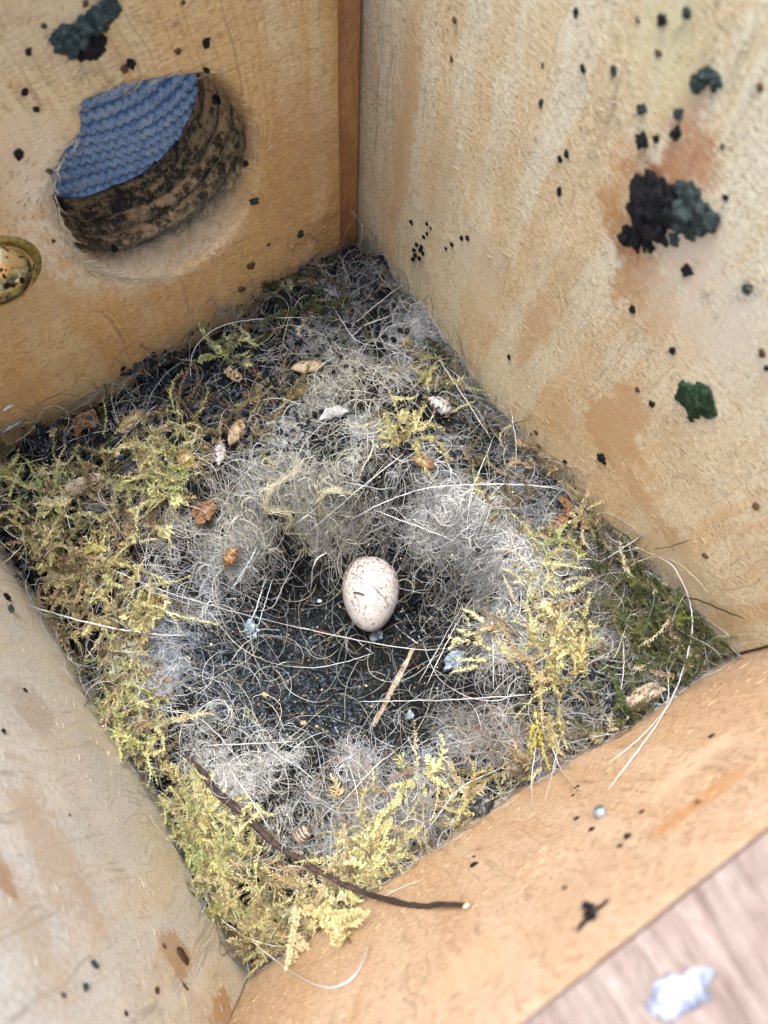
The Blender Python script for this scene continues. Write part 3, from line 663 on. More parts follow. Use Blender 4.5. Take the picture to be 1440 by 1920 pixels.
# crumbs: small chips of peat, husk and dust all over the base, densest on the dark felt of the cup
def chips(n, zs, smin, smax, pal, w, off=.02):
    px, py, k = zone_samples(zs, n); Q = nestpts(px, py)
    Q[:, 0] = np.clip(Q[:, 0], .05, W - .05); Q[:, 1] = np.clip(Q[:, 1], .05, L - .05)
    Q[:, 2] = H(Q[:, 0], Q[:, 1]) + rng.uniform(0, off, n)
    tmpl = np.array([(1, 0, 0), (-1, 0, 0), (0, .6, 0), (0, -.6, 0), (0, 0, .5), (0, 0, -.5)], float)
    fc = np.array([(0, 2, 4), (2, 1, 4), (1, 3, 4), (3, 0, 4), (2, 0, 5), (1, 2, 5), (3, 1, 5), (0, 3, 5)])
    G = tmpl[None] * rng.uniform(.5, 1.3, (n, 6, 1)) * rng.uniform(smin, smax, (n, 1, 1))
    q = rng.normal(0, 1, (n, 4)); q /= np.linalg.norm(q, axis=1)[:, None]; w_, x_, y_, z_ = q.T
    Rm = np.stack([1 - 2 * (y_**2 + z_**2), 2 * (x_*y_ - z_*w_), 2 * (x_*z_ + y_*w_), 2 * (x_*y_ + z_*w_), 1 - 2 * (x_**2 + z_**2), 2 * (y_*z_ - x_*w_), 2 * (x_*z_ - y_*w_), 2 * (y_*z_ + x_*w_), 1 - 2 * (x_**2 + y_**2)], 1).reshape(n, 3, 3)
    G = np.einsum('nij,nkj->nki', Rm, G) + Q[:, None]
    ci = rng.choice(len(pal), n, p=np.array(w) / sum(w)); col = np.array(pal)[ci] * rng.uniform(.6, 1.3, (n, 1))
    return G.reshape(-1, 3), (fc[None] + (np.arange(n) * 6)[:, None, None]).reshape(-1, 3), np.repeat(col, 6, axis=0)
allz = [(600, 700, 250, 180, 1, 0), (250, 900, 250, 120, 1, 0), (250, 1200, 120, 200, 1, 0), (450, 1600, 150, 150, 1, 0), (1000, 1200, 250, 250, 1, 0), (800, 900, 250, 200, 1, 0), (800, 1450, 200, 120, 1, 0)]
felt = [(540, 1150, 90, 90, .6, 0), (470, 1240, 130, 80, 2.6, 0), (550, 1310, 140, 70, 2.4, 0), (190, 825, 130, 35, .9, 0), (640, 510, 70, 40, .6, 0), (420, 760, 110, 70, .6, 0), (800, 1220, 90, 80, .5, 0)]
DK = [(.012, .016, .020), (.026, .034, .044), (.06, .08, .105), (.20, .25, .30), (.5, .42, .28), (.2, .13, .07)]  # bluish darks hold the cool light on the felt as colour
V_, F_, C_ = join([chips(13000, felt, .022, .06, DK, [6, 6, 4, .22, .07, .25], .08), chips(1800, [(200, 825, 140, 35, 1.5, 0), (400, 740, 120, 70, 1.4, 0), (640, 520, 80, 50, 1, 0), (330, 700, 90, 30, 1, 0), (480, 800, 90, 60, .8, 0), (90, 1000, 90, 90, .5, 0), (600, 620, 120, 60, .5, 0), (1150, 1300, 120, 60, .6, 0)], .05, .13, DK[:3] + [(.09, .06, .035)], [6, 4, 1.2, 1.5], .22), chips(3500, allz, .02, .05, DK, [4, 3, 1, .4, .8, 2], .12)])
o = under(link('debris', mesh_np('debris', V_, F_, False, C_), attr_mat('crumbs', .8, 0, .08))); o['kind'] = 'stuff'

# ---------------------------------------------------------------- single moss sprigs that stand out: (root px, tip px, lift, leaf, colour, label)
PALE, LIME, STRAW, OLIVE = (.76, .71, .40), (.52, .60, .26), (.74, .64, .42), (.50, .48, .20)
sprigs = [
    ((1010, 1185), (832, 1200), .45, .10, PALE, 'long pale moss sprig reaching left over the cup edge, right of the egg'),
    ((1000, 1180), (858, 1280), .45, .10, PALE, 'pale moss sprig pointing down left into the cup beside a grey lint lump'),
    ((930, 1195), (958, 1248), .40, .09, PALE, 'short pale moss sprig hanging down between two long pale sprigs'),
    ((1040, 1230), (1010, 1030), .40, .12, PALE, 'upright yellow moss sprig on the white fur right of the cup'),
    ((1020, 1110), (950, 1065), .35, .11, PALE, 'yellow moss sprig lying over white fur, pointing up left'),
    ((1060, 1200), (1135, 1135), .35, .11, PALE, 'yellow moss sprig pointing up right on the right side of the nest'),
    ((1030, 1150), (1095, 1010), .30, .10, OLIVE, 'olive moss sprig standing near the right plank, above the yellow cushion'),
    ((1070, 1290), (1000, 1210), .35, .12, PALE, 'broad yellow moss sprig on the lower side of the yellow cushion'),
    ((1002, 1320), (1015, 1440), .45, .10, (.56, .50, .14), 'bright yellow moss scrap hanging alone near the lower right panel'),
    ((1045, 1300), (1038, 1395), .35, .10, OLIVE, 'olive moss sprig hanging just right of the bright yellow scrap'),
    ((1180, 1160), (1302, 1160), .45, .12, (.30, .36, .08), 'vivid green moss sprig on the dark moss near the right corner'),
    ((1060, 1020), (1120, 915), .25, .09, STRAW, 'straw coloured moss stem leaning on the right plank'),
    ((560, 1720), (570, 1600), .40, .12, STRAW, 'pale upright moss sprig crossing the dark twig'),
    ((560, 1700), (680, 1750), .50, .12, (.60, .52, .29), 'thick straw coloured moss sprig curling right over the bottom edge of the nest'),
    ((620, 1720), (712, 1560), .50, .15, (.62, .62, .36), 'pale green moss sprig standing up right of the dark twig'),
    ((600, 1690), (655, 1570), .40, .13, STRAW, 'straw moss sprig standing left of the pale green one at the twig'),
    ((560, 1690), (545, 1810), .35, .12, STRAW, 'straw moss sprig hanging into the gap at the bottom corner'),
    ((480, 1720), (390, 1700), .35, .13, (.50, .46, .17), 'golden moss sprig pointing left at the lower left plank'),
    ((420, 1620), (345, 1610), .40, .13, (.50, .60, .30), 'bright lime moss tip at the lower left plank'),
    ((380, 1560), (320, 1480), .35, .13, PALE, 'pale moss sprig pointing up left beside the end of the dark twig'),
    ((380, 1600), (390, 1450), .40, .14, PALE, 'feathery pale moss sprig standing below the top end of the dark twig'),
    ((440, 1610), (470, 1520), .35, .13, PALE, 'feathery moss sprig just under the middle of the dark twig'),
    ((160, 1000), (148, 960), .35, .13, (.50, .56, .34), 'grey green moss tip standing below the black lump'),
    ((120, 1060), (200, 990), .40, .12, (.60, .56, .24), 'yellow feathery moss sprig lying below the black lump'),
    ((200, 900), (265, 920), .35, .11, (.52, .56, .26), 'curled green moss sprig right of the brown bark strip'),
    ((260, 920), (345, 850), .35, .11, OLIVE, 'olive moss sprig curling over the dark hollow at upper left'),
    ((100, 930), (40, 880), .35, .12, LIME, 'lime moss sprig at the left edge of the nest'),
    ((110, 1010), (85, 905), .30, .11, LIME, 'green moss sprig standing between the plank and the bark strip'),
    ((490, 830), (555, 720), .35, .12, (.40, .32, .16), 'tan moss branch pointing up right among grey hair'),
    ((500, 820), (480, 880), .30, .11, (.42, .36, .16), 'tan moss sprig hanging down below the tan branch'),
    ((770, 730), (818, 690), .35, .10, OLIVE, 'hooked olive moss sprig near the banded pupal case'),
    ((760, 810), (800, 770), .35, .11, PALE, 'yellow moss tuft below the hooked olive sprig'),
    ((430, 690), (425, 645), .30, .10, (.36, .40, .12), 'small green moss tuft beside the upper left plank'),
    ((480, 1360), (455, 1330), .25, .09, (.48, .52, .36), 'tiny pale green moss sprig alone on the dark felt of the cup'),
    ((910, 960), (880, 880), .30, .08, OLIVE, 'thin yellow green moss thread in grey hair above the yellow cushion'),
    ((230, 1120), (265, 1060), .30, .12, (.56, .46, .20), 'rusty yellow moss sprig left of the white fur'),
    ((260, 1180), (275, 1110), .30, .13, (.46, .54, .20), 'bright green moss tuft left of the white fur'),
]
for (r_, tp, lf, leaf, c_, lab) in sprigs:
    a = nestpt(*r_, off=.05); b_ = nestpt(*tp, off=lf)
    D = (b_ - a); ln = np.linalg.norm(D); D /= ln
    br = [(a, D, ln * 1.05, 30)]
    side = np.cross(D, [0, 0, 1])
    for q in range(int(ln * 2.2)):
        f_ = rng.uniform(.25, .8); dd = D + side * rng.choice([-1, 1]) * rng.uniform(.5, .9) + rng.normal(0, .15, 3); dd /= np.linalg.norm(dd)
        br.append((a + D * ln * f_, dd, ln * rng.uniform(.18, .38), 14))
    ps = []
    for (oo, dd, l2, nn) in br:
        nn = max(8, int(l2 * 26))
        ps.append(moss_batch(oo[None], dd[None], np.array([[0, 0, 1.]]) + rng.normal(0, .2, (1, 3)), np.array([l2]), np.array([c_]) * rng.uniform(.9, 1.1), nn=nn, leaf=leaf, curve=.35, width=.026, stemr=.012))
    V_, F_, C_ = join(ps)
    V_[:, 0] = np.clip(V_[:, 0], .015, W - .015); V_[:, 1] = np.clip(V_[:, 1], .015, L - .015)
    o = link('moss_sprig', mesh_np('moss_sprig', V_ - a, F_, False, C_), m_moss, loc=a)
    tag(o, lab, 'moss sprig', 'separate moss sprigs on the nest')

# ---------------------------------------------------------------- egg
EL, EW = 1.80, 1.30
ec = on(695, 1110, 2, -2.5)
m_egg, nt, b = mat('eggshell'); tc = nd(nt, 'ShaderNodeTexCoord').outputs['Object']
fa = ramp(nt, nd(nt, 'ShaderNodeSeparateXYZ', {0: tc}).outputs[2], -.9, 1.0, False)
thr = math_(nt, 'SUBTRACT', .625, math_(nt, 'MULTIPLY', fa, .055))
n1 = noise(nt, tc, 9.5, 2.5, .6, .6); n2 = noise(nt, scl(nt, tc, (1, 1, .7), (5, 3, 2)), 17, 2, .6, .4)
s1 = ramp(nt, math_(nt, 'SUBTRACT', n1, thr), -.005, .02); s2 = ramp(nt, math_(nt, 'SUBTRACT', n2, thr), -.005, .02)
s0 = ramp(nt, math_(nt, 'SUBTRACT', n1, thr), -.09, .05)
c = mix(nt, noise(nt, tc, 1.5, 2), (.37, .37, .38), (.40, .385, .385))
c = mix(nt, math_(nt, 'MULTIPLY', s0, .25), c, (.34, .22, .15))
c = mix(nt, math_(nt, 'MULTIPLY', s1, .85), c, (.15, .07, .045)); c = mix(nt, math_(nt, 'MULTIPLY', s2, .8), c, (.17, .08, .05))
nt.links.new(c, b.inputs['Base Color']); b.inputs['Roughness'].default_value = .42; b.inputs['Subsurface Weight'].default_value = .12; b.inputs['Subsurface Radius'].default_value = (.2, .1, .08); b.inputs['Subsurface Scale'].default_value = .3
bp = nd(nt, 'ShaderNodeBump', {'Height': noise(nt, tc, 40, 2), 'Strength': .06, 'Distance': .02}); nt.links.new(bp.outputs[0], b.inputs['Normal'])
V = []; F = []; NR, NS = 48, 64
for i in range(NR + 1):
    t = math.pi * i / NR; zz = math.cos(t); r = math.sin(t) * (1 + .10 * zz) * (1 - .05 * zz * zz)
    for j in range(NS): a = 2 * math.pi * j / NS; V.append((EW / 2 * r * math.cos(a), EW / 2 * r * math.sin(a), EL / 2 * zz))
for i in range(NR):
    for j in range(NS): k = (j + 1) % NS; F.append((i * NS + j, (i + 1) * NS + j, (i + 1) * NS + k, i * NS + k))
egg = link('egg', mesh_np('egg', np.array(V), F), m_egg, loc=ec)
up_im = (on(698, 1038, 2, -2.5) - on(693, 1185, 2, -2.5)); up_im /= np.linalg.norm(up_im); dirv = Vector(up_im) + Vector((0, 0, .22))
egg.rotation_euler = dirv.to_track_quat('Z', 'Y').to_euler()
bmx = None
tag(egg, 'small white egg with reddish brown speckles lying in the nest cup', 'egg')

# ---------------------------------------------------------------- long single hairs
def smooth_curve(pts, n):
    pts = np.array(pts, float)
    if len(pts) == 2: pts = np.array([pts[0], (pts[0] + pts[1]) / 2, pts[1]])
    P = np.vstack([2 * pts[0] - pts[1], pts, 2 * pts[-1] - pts[-2]]); out = []
    m = len(pts) - 1
    for s in np.linspace(0, m - 1e-6, n):
        i = int(s); t = s - i; p0, p1, p2, p3 = P[i], P[i + 1], P[i + 2], P[i + 3]
        out.append(.5 * ((2 * p1) + (-p0 + p2) * t + (2 * p0 - 5 * p1 + 4 * p2 - p3) * t * t + (-p0 + 3 * p1 - 3 * p2 + p3) * t ** 3))
    return np.array(out)
HWH, HYE, HDK, HTN, HBL = (.80, .82, .84), (.66, .64, .46), (.05, .04, .035), (.42, .27, .14), (.62, .74, .84)
hairs = [
    ([(358, 735), (360, 665), (395, 622), (450, 602), (530, 596), (605, 595)], 1.0, HWH, .35, 'white hair arching beside the upper left plank, left of the corner'),
    ([(655, 975), (720, 942), (800, 915), (900, 908), (1000, 910), (1050, 918)], 1.1, HWH, .4, 'long white hair running right above the cup towards the right plank'),
    ([(575, 1000), (610, 972), (660, 928), (710, 888), (757, 850)], .9, HWH, .4, 'straight cream hair slanting up right across the curly tuft'),
    ([(160, 1042), (260, 1090), (350, 1122), (450, 1150), (540, 1172), (660, 1198), (780, 1218), (852, 1214)], .9, HWH, .35, 'very long white hair crossing the cup below the egg from the left moss'),
    ([(28, 1127), (100, 1150), (200, 1175), (300, 1190), (356, 1191)], 1.5, HWH, .45, 'thick white bristle lying from the lower left plank onto the moss'),
    ([(672, 1316), (760, 1314), (850, 1312), (985, 1303)], 1.2, HWH, .5, 'bright straight hair lying level under the cup opening'),
    ([(1140, 1480), (1190, 1415), (1250, 1330), (1283, 1250), (1298, 1175), (1290, 1115), (1262, 1062), (1232, 1043)], 1.3, HWH, .5, 'thick white hair looping over the right corner of the nest'),
    ([(1142, 1432), (1205, 1378), (1250, 1322), (1252, 1265), (1244, 1220)], .8, HWH, .5, 'thinner white hair joining the thick loop at the right corner'),
    ([(1160, 1095), (1185, 1058), (1240, 1043), (1290, 1070), (1328, 1112)], .7, HYE, .5, 'thin arched hair over the dark green moss by the right plank'),
    ([(425, 1680), (458, 1748), (520, 1803), (600, 1850), (650, 1842), (680, 1805), (692, 1765)], 1.2, HWH, .55, 'white hair looping in a wide bow below the bottom corner'),
    ([(412, 1722), (460, 1756), (500, 1770), (540, 1776)], 1.2, HWH, .45, 'white hair across the moss above the bottom corner'),
    ([(700, 1125), (725, 1155), (760, 1190), (800, 1216)], 1.0, HWH, .0, 'white hair running from the egg down right into the cup'),
    ([(733, 1112), (760, 1150), (780, 1185), (797, 1212)], .8, HWH, .0, 'fine white hair from the right flank of the egg into the cup'),
    ([(851, 1106), (830, 1135), (800, 1165), (768, 1188)], 1.1, HWH, .0, 'bright short hair from the right fur down towards the egg'),
    ([(568, 1028), (548, 1065), (528, 1105), (508, 1141), (454, 1146)], .8, HWH, .3, 'hair bent at a sharp corner left of the egg'),
    ([(482, 1025), (462, 1062), (433, 1107)], 1.3, HBL, .4, 'pale blue bristle left of the cup, uppermost of the parallel ones'),
    ([(500, 1080), (482, 1135), (461, 1188)], 1.3, HBL, .35, 'pale blue bristle standing over the left side of the cup'),
    ([(511, 1085), (496, 1135), (481, 1180)], 1.0, HBL, .35, 'thinner blue bristle just right of the standing pale one'),
    ([(448, 1184), (480, 1180), (528, 1181)], 1.0, HBL, .3, 'short level blue bristle crossing the feet of two bristles'),
    ([(612, 1036), (594, 1048), (586, 1070), (584, 1100)], 1.7, HWH, .45, 'thick short white hair curving down left of the egg'),
    ([(927, 815), (905, 870), (882, 930), (875, 1000), (872, 1052)], .9, HWH, .45, 'white hair standing upright right of the cup, over grey fur'),
    ([(957, 762), (963, 800), (968, 835), (966, 882)], .9, HWH, .5, 'short white hair hanging beside the right plank'),
    ([(800, 640), (850, 715), (880, 760), (920, 822)], .9, HWH, .35, 'white hair following the right plank below the pellet group'),
    ([(1222, 993), (1180, 1020), (1120, 1058)], .8, HWH, .5, 'straight hair sticking out towards the right plank'),
    ([(1160, 1010), (1195, 1027), (1232, 1042)], .9, HYE, .4, 'short yellowish hair crossing a straight one by the right plank'),
    ([(996, 1512), (998, 1450), (1006, 1390)], .9, HWH, .4, 'upright white hair hanging over the lower right panel'),
    ([(1028, 1378), (1042, 1420), (1060, 1455), (1086, 1480)], .9, HWH, .4, 'curved white hair lying on the lower right panel'),
    ([(0, 868), (40, 870), (90, 857)], .9, HYE, .4, 'short yellow hair at the left edge of the photo above the moss'),
    ([(112, 903), (122, 955), (138, 1012)], .9, HWH, .4, 'short pale hair standing on the left moss beside the bark strip'),
    ([(0, 985), (30, 1008), (75, 1018)], .8, HWH, .4, 'pale hair at the left edge of the photo, over the plank'),
    ([(0, 1062), (25, 1040), (60, 1003)], 1.0, HYE, .45, 'stiff yellow stalk at the left edge pointing up right'),
    ([(700, 955), (750, 975), (800, 993), (870, 1022)], .9, HWH, .45, 'straight white hair above the egg slanting down right'),
    ([(426, 1436), (467, 1494), (512, 1564)], 1.2, HWH, .4, 'straight white hair leaning on the dark twig'),
    ([(380, 1398), (470, 1394), (553, 1391)], 1.0, HWH, .4, 'level white hair below the dark felt of the cup'),
    ([(565, 862), (552, 885), (522, 905), (503, 918), (500, 955), (532, 958), (548, 975), (540, 1000), (575, 1003)], 1.8, HYE, .35, 'thick cream lock of wool winding in steps left of the curly tuft'),
    ([(605, 968), (597, 940), (612, 920), (640, 918), (668, 932)], 2.0, HYE, .4, 'thick cream lock of wool arching over the curly tuft'),
    ([(672, 905), (678, 880), (690, 862), (700, 835), (690, 815)], 1.2, HYE, .35, 'wavy cream lock rising from the curly tuft'),
    ([(740, 590), (710, 600), (680, 612), (650, 640)], .9, HWH, .4, 'white hair among pellets below the corner seam'),
    ([(610, 548), (640, 600), (670, 640), (720, 650)], .8, HWH, .35, 'white hair sagging in the middle of the upper nest'),
    ([(765, 528), (730, 552), (690, 585), (655, 615)], .9, HWH, .35, 'hair slanting down left from the right plank under the seam'),
    ([(555, 665), (530, 640), (560, 560), (600, 555)], .7, HYE, .3, 'looped thin hair in the upper nest left of the pellets'),
    ([(800, 1285), (850, 1180), (905, 1090)], .9, HWH, .4, 'long hair slanting up right over the dark part of the cup'),
    ([(785, 1280), (830, 1200), (870, 1130)], .8, HWH, .4, 'second long hair slanting up right, left of its longer neighbour'),
    ([(925, 1290), (925, 1220), (922, 1180)], .7, HWH, .4, 'fine upright hair in front of the yellow moss cushion'),
    ([(1165, 1180), (1170, 1240), (1162, 1310)], .7, HWH, .45, 'fine upright hair right of the yellow moss cushion'),
    ([(430, 1245), (460, 1205), (500, 1190), (540, 1200)], .7, HWH, .3, 'fine wavy hair on the dark felt left of the egg'),
    ([(530, 1248), (590, 1252), (650, 1240), (700, 1225)], .8, HWH, .3, 'fine hair sagging over the dark felt below the egg'),
    ([(670, 1130), (662, 1165), (668, 1198), (700, 1225)], .9, HWH, .0, 'curved hair hanging from the egg to the cup floor'),
    ([(380, 1130), (440, 1205), (500, 1240), (560, 1252)], .7, HWH, .35, 'long fine hair from the left fur down onto the dark felt'),
    ([(1060, 1345), (1030, 1470), (1020, 1505)], .6, HWH, .4, 'fine hair between two hairs at the lower right panel'),
    ([(700, 1050), (640, 1035), (600, 1042)], .6, HDK, .3, 'thin dark hair along the upper edge of the egg'),
    ([(667, 1047), (655, 1065), (642, 1085)], 1.0, HDK, .0, 'short dark hair at the upper left of the egg'),
    ([(632, 1130), (648, 1122), (662, 1111), (683, 1114)], 2.2, HDK, .0, 'dark dry sprig touching the left flank of the egg'),
    ([(655, 1070), (700, 1100), (735, 1140)], .6, HDK, .0, 'thin dark hair lying across the egg'),
    ([(775, 950), (740, 985), (700, 980)], .6, HDK, .4, 'thin dark hair on the pale fur above the egg'),
    ([(833, 1195), (900, 1178), (960, 1168), (1045, 1165)], .8, HDK, .5, 'dark hair lying over the yellow moss sprigs'),
    ([(1225, 1030), (1255, 1025), (1298, 1012)], .8, HDK, .5, 'dark hair sticking out onto the right plank'),
    ([(895, 835), (930, 805), (1000, 785)], .8, HDK, .5, 'dark hair pointing right onto the right plank beside short white one'),
    ([(1250, 1115), (1310, 1125), (1345, 1140), (1395, 1160)], 1.6, (.06, .05, .03), .4, 'ragged dark rootlet leaning on the right plank near the corner'),
    ([(450, 483), (495, 470), (530, 448), (548, 438)], .8, HTN, .9, 'tan hair curling up the upper left plank below the capsule'),
    ([(545, 440), (540, 462), (560, 485), (592, 500)], .8, HTN, .8, 'tan hair dropping from the capsule to the nest'),
    ([(430, 590), (430, 565), (445, 545), (490, 520), (520, 500)], .7, HTN, .5, 'tan hair bowed against the upper left plank'),
    ([(655, 392), (672, 410), (680, 432), (672, 470)], .9, HYE, 1.2, 'pale hair curling up in the corner between the planks'),
    ([(640, 470), (648, 435), (660, 418), (665, 400)], .7, HTN, 1.0, 'short tan hair standing in the corner between the planks'),
    ([(505, 1555), (520, 1490), (560, 1480), (640, 1492)], 1.0, HDK, .35, 'thin dark wiry stem lying above the main twig'),
    ([(215, 1080), (212, 1020), (230, 1010), (250, 1000)], 1.3, (.08, .06, .05), .3, 'dark wiry stem on the left moss, upper one'),
    ([(212, 1070), (218, 1130), (225, 1180), (250, 1235)], 1.8, (.08, .06, .05), .35, 'dark wiry stem running down the left moss to the fur'),
    ([(1270, 1330), (1250, 1375), (1200, 1400), (1150, 1395)], .6, HTN, .4, 'thin tan hair lying on the lower right panel under the loop'),
    ([(620, 1530), (700, 1440), (740, 1410)], .7, HWH, .35, 'fine hair slanting over the bluish fur below the cup'),
    ([(205, 850), (222, 830), (275, 775), (300, 755)], .7, HWH, .4, 'fine hair passing the pale speckled husk at upper left'),
    ([(350, 843), (378, 860), (400, 875), (410, 900)], .8, HYE, .4, 'curved hair right of the curled leaf at upper left'),
    ([(300, 1330), (380, 1350), (460, 1440)], .8, HWH, .3, 'fine hair crossing the fur at lower left of the cup'),
    ([(940, 1440), (860, 1480), (800, 1560)], .7, HWH, .35, 'fine hair on the lower right side of the nest'),
    ([(600, 770), (590, 700), (640, 660)], .6, HWH, .35, 'fine bowed hair beside the tan husk in the upper nest'),
    ([(700, 1690), (740, 1670), (790, 1650)], .8, HWH, .4, 'pale hair pointing right beside the end of the twig'),
]
def drape(px, off):
    """curve through photo points lying on the nest, or against a plank where the nest stops"""
    out = []
    C2 = smooth_curve(px, max(10, 6 * len(px)))
    ts_ = np.linspace(0, 1, len(C2))
    for (a, b_), t in zip(C2, ts_):
        o_f = off * (.25 + .75 * math.sin(math.pi * min(1, max(0, t))))
        q = nestpt(a, b_, off=o_f)
        out.append(q)
    out = np.array(out)
    for _ in range(3): out[1:-1] = .25 * out[:-2] + .5 * out[1:-1] + .25 * out[2:]
    return out
def egg_lift(P):                                 # keep a hair on the outside of the egg
    Mi = egg.rotation_euler.to_matrix().transposed(); c0 = Vector(ec); out = P.copy()
    for i, p in enumerate(P):
        for _ in range(60):
            q = Mi @ (Vector(out[i]) - c0)
            if (q.x / (EW / 2)) ** 2 + (q.y / (EW / 2)) ** 2 + (q.z / (EL / 2)) ** 2 < 1.12:
                v = CAM - out[i]; out[i] = out[i] + v / np.linalg.norm(v) * .03
            else: break
    return out
for k, (px, th_, c_, off, lab) in enumerate(hairs):
    P = egg_lift(drape(px, off)); n = len(P)
    w_ = rng.normal(0, .012, (n, 3)); w_[0] = w_[-1] = 0; P = P + w_ * .4
    reps = [P]
    if th_ >= 1.7 and c_ == HYE:                 # locks are bundles of finer hairs
        reps = [P + np.array([math.cos(q * 1.9), math.sin(q * 1.9), .4 * math.sin(q)])[None] * (.09 * np.sin(np.linspace(0, 7 + q, n) + q)[:, None] + .02) for q in range(16)]; th_ = .55
    PP = np.array(reps); R = np.full((len(reps), n), .0085 * th_) * (np.clip(np.minimum(np.linspace(0, 1, n), np.linspace(1, 0, n)) * 6 + .35, 0, 1))[None]
    V_, F_, C_ = tubes(PP, R, np.clip(np.tile(np.array(c_), (len(reps), 1)) * rng.uniform(.9, 1.05, (len(reps), 1)), 0, .88), sides=5)
    o = link('hair_strand', mesh_np('hair_strand', V_ - P[0], F_, True, C_), m_hair, loc=P[0])
    tag(o, lab, 'hair', 'long single hairs and stems lying on the nest')

# ---------------------------------------------------------------- the dark twig
tw = [(345, 1408), (372, 1440), (400, 1475), (440, 1515), (480, 1548), (530, 1590), (580, 1622), (640, 1655), (700, 1680), (760, 1692), (820, 1697), (874, 1700)]
C2 = smooth_curve(tw, 90); P = [nestpt(a, b_, off=.25 + .4 * i / 89) for i, (a, b_) in enumerate(C2)]
P = np.array(P)
for _ in range(8): P[1:-1] = .25 * P[:-2] + .5 * P[1:-1] + .25 * P[2:]
nr = 90; R = np.interp(np.linspace(0, 1, nr), [0, .1, .3, .6, .85, 1], [.045, .068, .062, .048, .036, .026]); R = R * (1 + .22 * vnoise(np.arange(nr) * .5, np.arange(nr) * 0, 1, 9) * 2)
for kn, am in ((14, .35), (31, .45), (47, .30), (58, .40), (71, .35), (80, .25)): R = R * (1 + am * np.exp(-((np.arange(nr) - kn) / 1.2) ** 2))
P = P + .03 * np.stack([vnoise(np.arange(nr) * .22, np.zeros(nr), 1, 51), vnoise(np.arange(nr) * .22, np.zeros(nr), 1, 52), vnoise(np.arange(nr) * .22, np.zeros(nr), 1, 53)], 1) * 2
V_, F_, C_ = tubes(P[None], R[None], np.array([[.06, .045, .04]]), sides=12)
V_ += .022 * np.stack([vnoise(V_[:, 0], V_[:, 1] + V_[:, 2], 14, 13), vnoise(V_[:, 1], V_[:, 2], 14, 14), vnoise(V_[:, 2], V_[:, 0], 14, 15)], 1)
m_twig = flat_mat('twig_bark', (.028, .020, .019), (.060, .042, .040), 9, .6, .3, 1.0, (.13, .09, .075))
twig = link('twig', mesh_np('twig', V_ - P[0], F_), m_twig, loc=P[0])
e_ = P[-1]; bm = bmesh.new(); bmesh.ops.create_icosphere(bm, subdivisions=3, radius=1)
for v in bm.verts: v.co = Vector((v.co.x * .040, v.co.y * .022, v.co.z * .022)) + mnoise.noise_vector(v.co * 2) * .012
me = bpy.data.meshes.new('broken_tip'); bm.to_mesh(me); bm.free()
o = link('broken_tip', me, flat_mat('tip_wood', (.6, .5, .38), (.4, .28, .18), 12), twig, Vector(e_ - P[0]))
tag(twig, 'dark brown curved twig lying across the mossy bottom corner of the nest', 'twig')

# ---------------------------------------------------------------- droppings
m_drop = flat_mat('dropping_black', (.005, .005, .006), (.016, .015, .017), 14, .6, .2, .9)
m_dropg = flat_mat('dropping_green', (.010, .020, .018), (.035, .055, .047), 9, .5, .4, 1.0, (.09, .13, .115))
m_dropb = flat_mat('dropping_brown', (.13, .065, .03), (.07, .035, .02), 14, .6, .3, .6)
m_moldg = flat_mat('dropping_moss', (.012, .032, .014), (.035, .075, .035), 10, .8, .2, 1.0, (.07, .13, .06))
m_blue = flat_mat('mould_blue', (.27, .29, .33), (.13, .145, .19), 4, .85, .2, .8, (.30, .315, .35))
def frame(n):
    n = Vector(n); up = Vector((0, 0, 1)) if abs(n.z) < .8 else Vector((0, 1, 0))
    x = up.cross(n).normalized(); y = n.cross(x); return Matrix((x, y, n)).transposed()
def lump(name, loc, n, rx, ry, rz, rot, m, rough=.25, sub=3, seed=0, sunk=.25, parent=None):
    bm = bmesh.new(); bmesh.ops.create_icosphere(bm, subdivisions=sub, radius=1)
    for v in bm.verts:
        d = 1 + rough * mnoise.noise(v.co * 1.6 + Vector((seed * 3.1, 0, 0))) * 1.4 + rough * .6 * mnoise.noise(v.co * 4 + Vector((0, seed * 2.3, 0)))
        v.co = Vector((v.co.x * rx * d, v.co.y * ry * d, v.co.z * rz * d))
    M3 = frame(n) @ Matrix.Rotation(rot, 3, 'Z')
    off = Vector(n) * rz * (1 - sunk)
    for v in bm.verts: v.co = M3 @ v.co + off
    me = bpy.data.meshes.new(name); bm.to_mesh(me); bm.free()
    me.polygons.foreach_set('use_smooth', np.full(len(me.polygons), True))
    return link(name, me, m, parent, loc)
LAB = {'front': 'the holed plank', 'right': 'the right plank', 'back': 'the lower right panel', 'left': 'the lower left plank'}
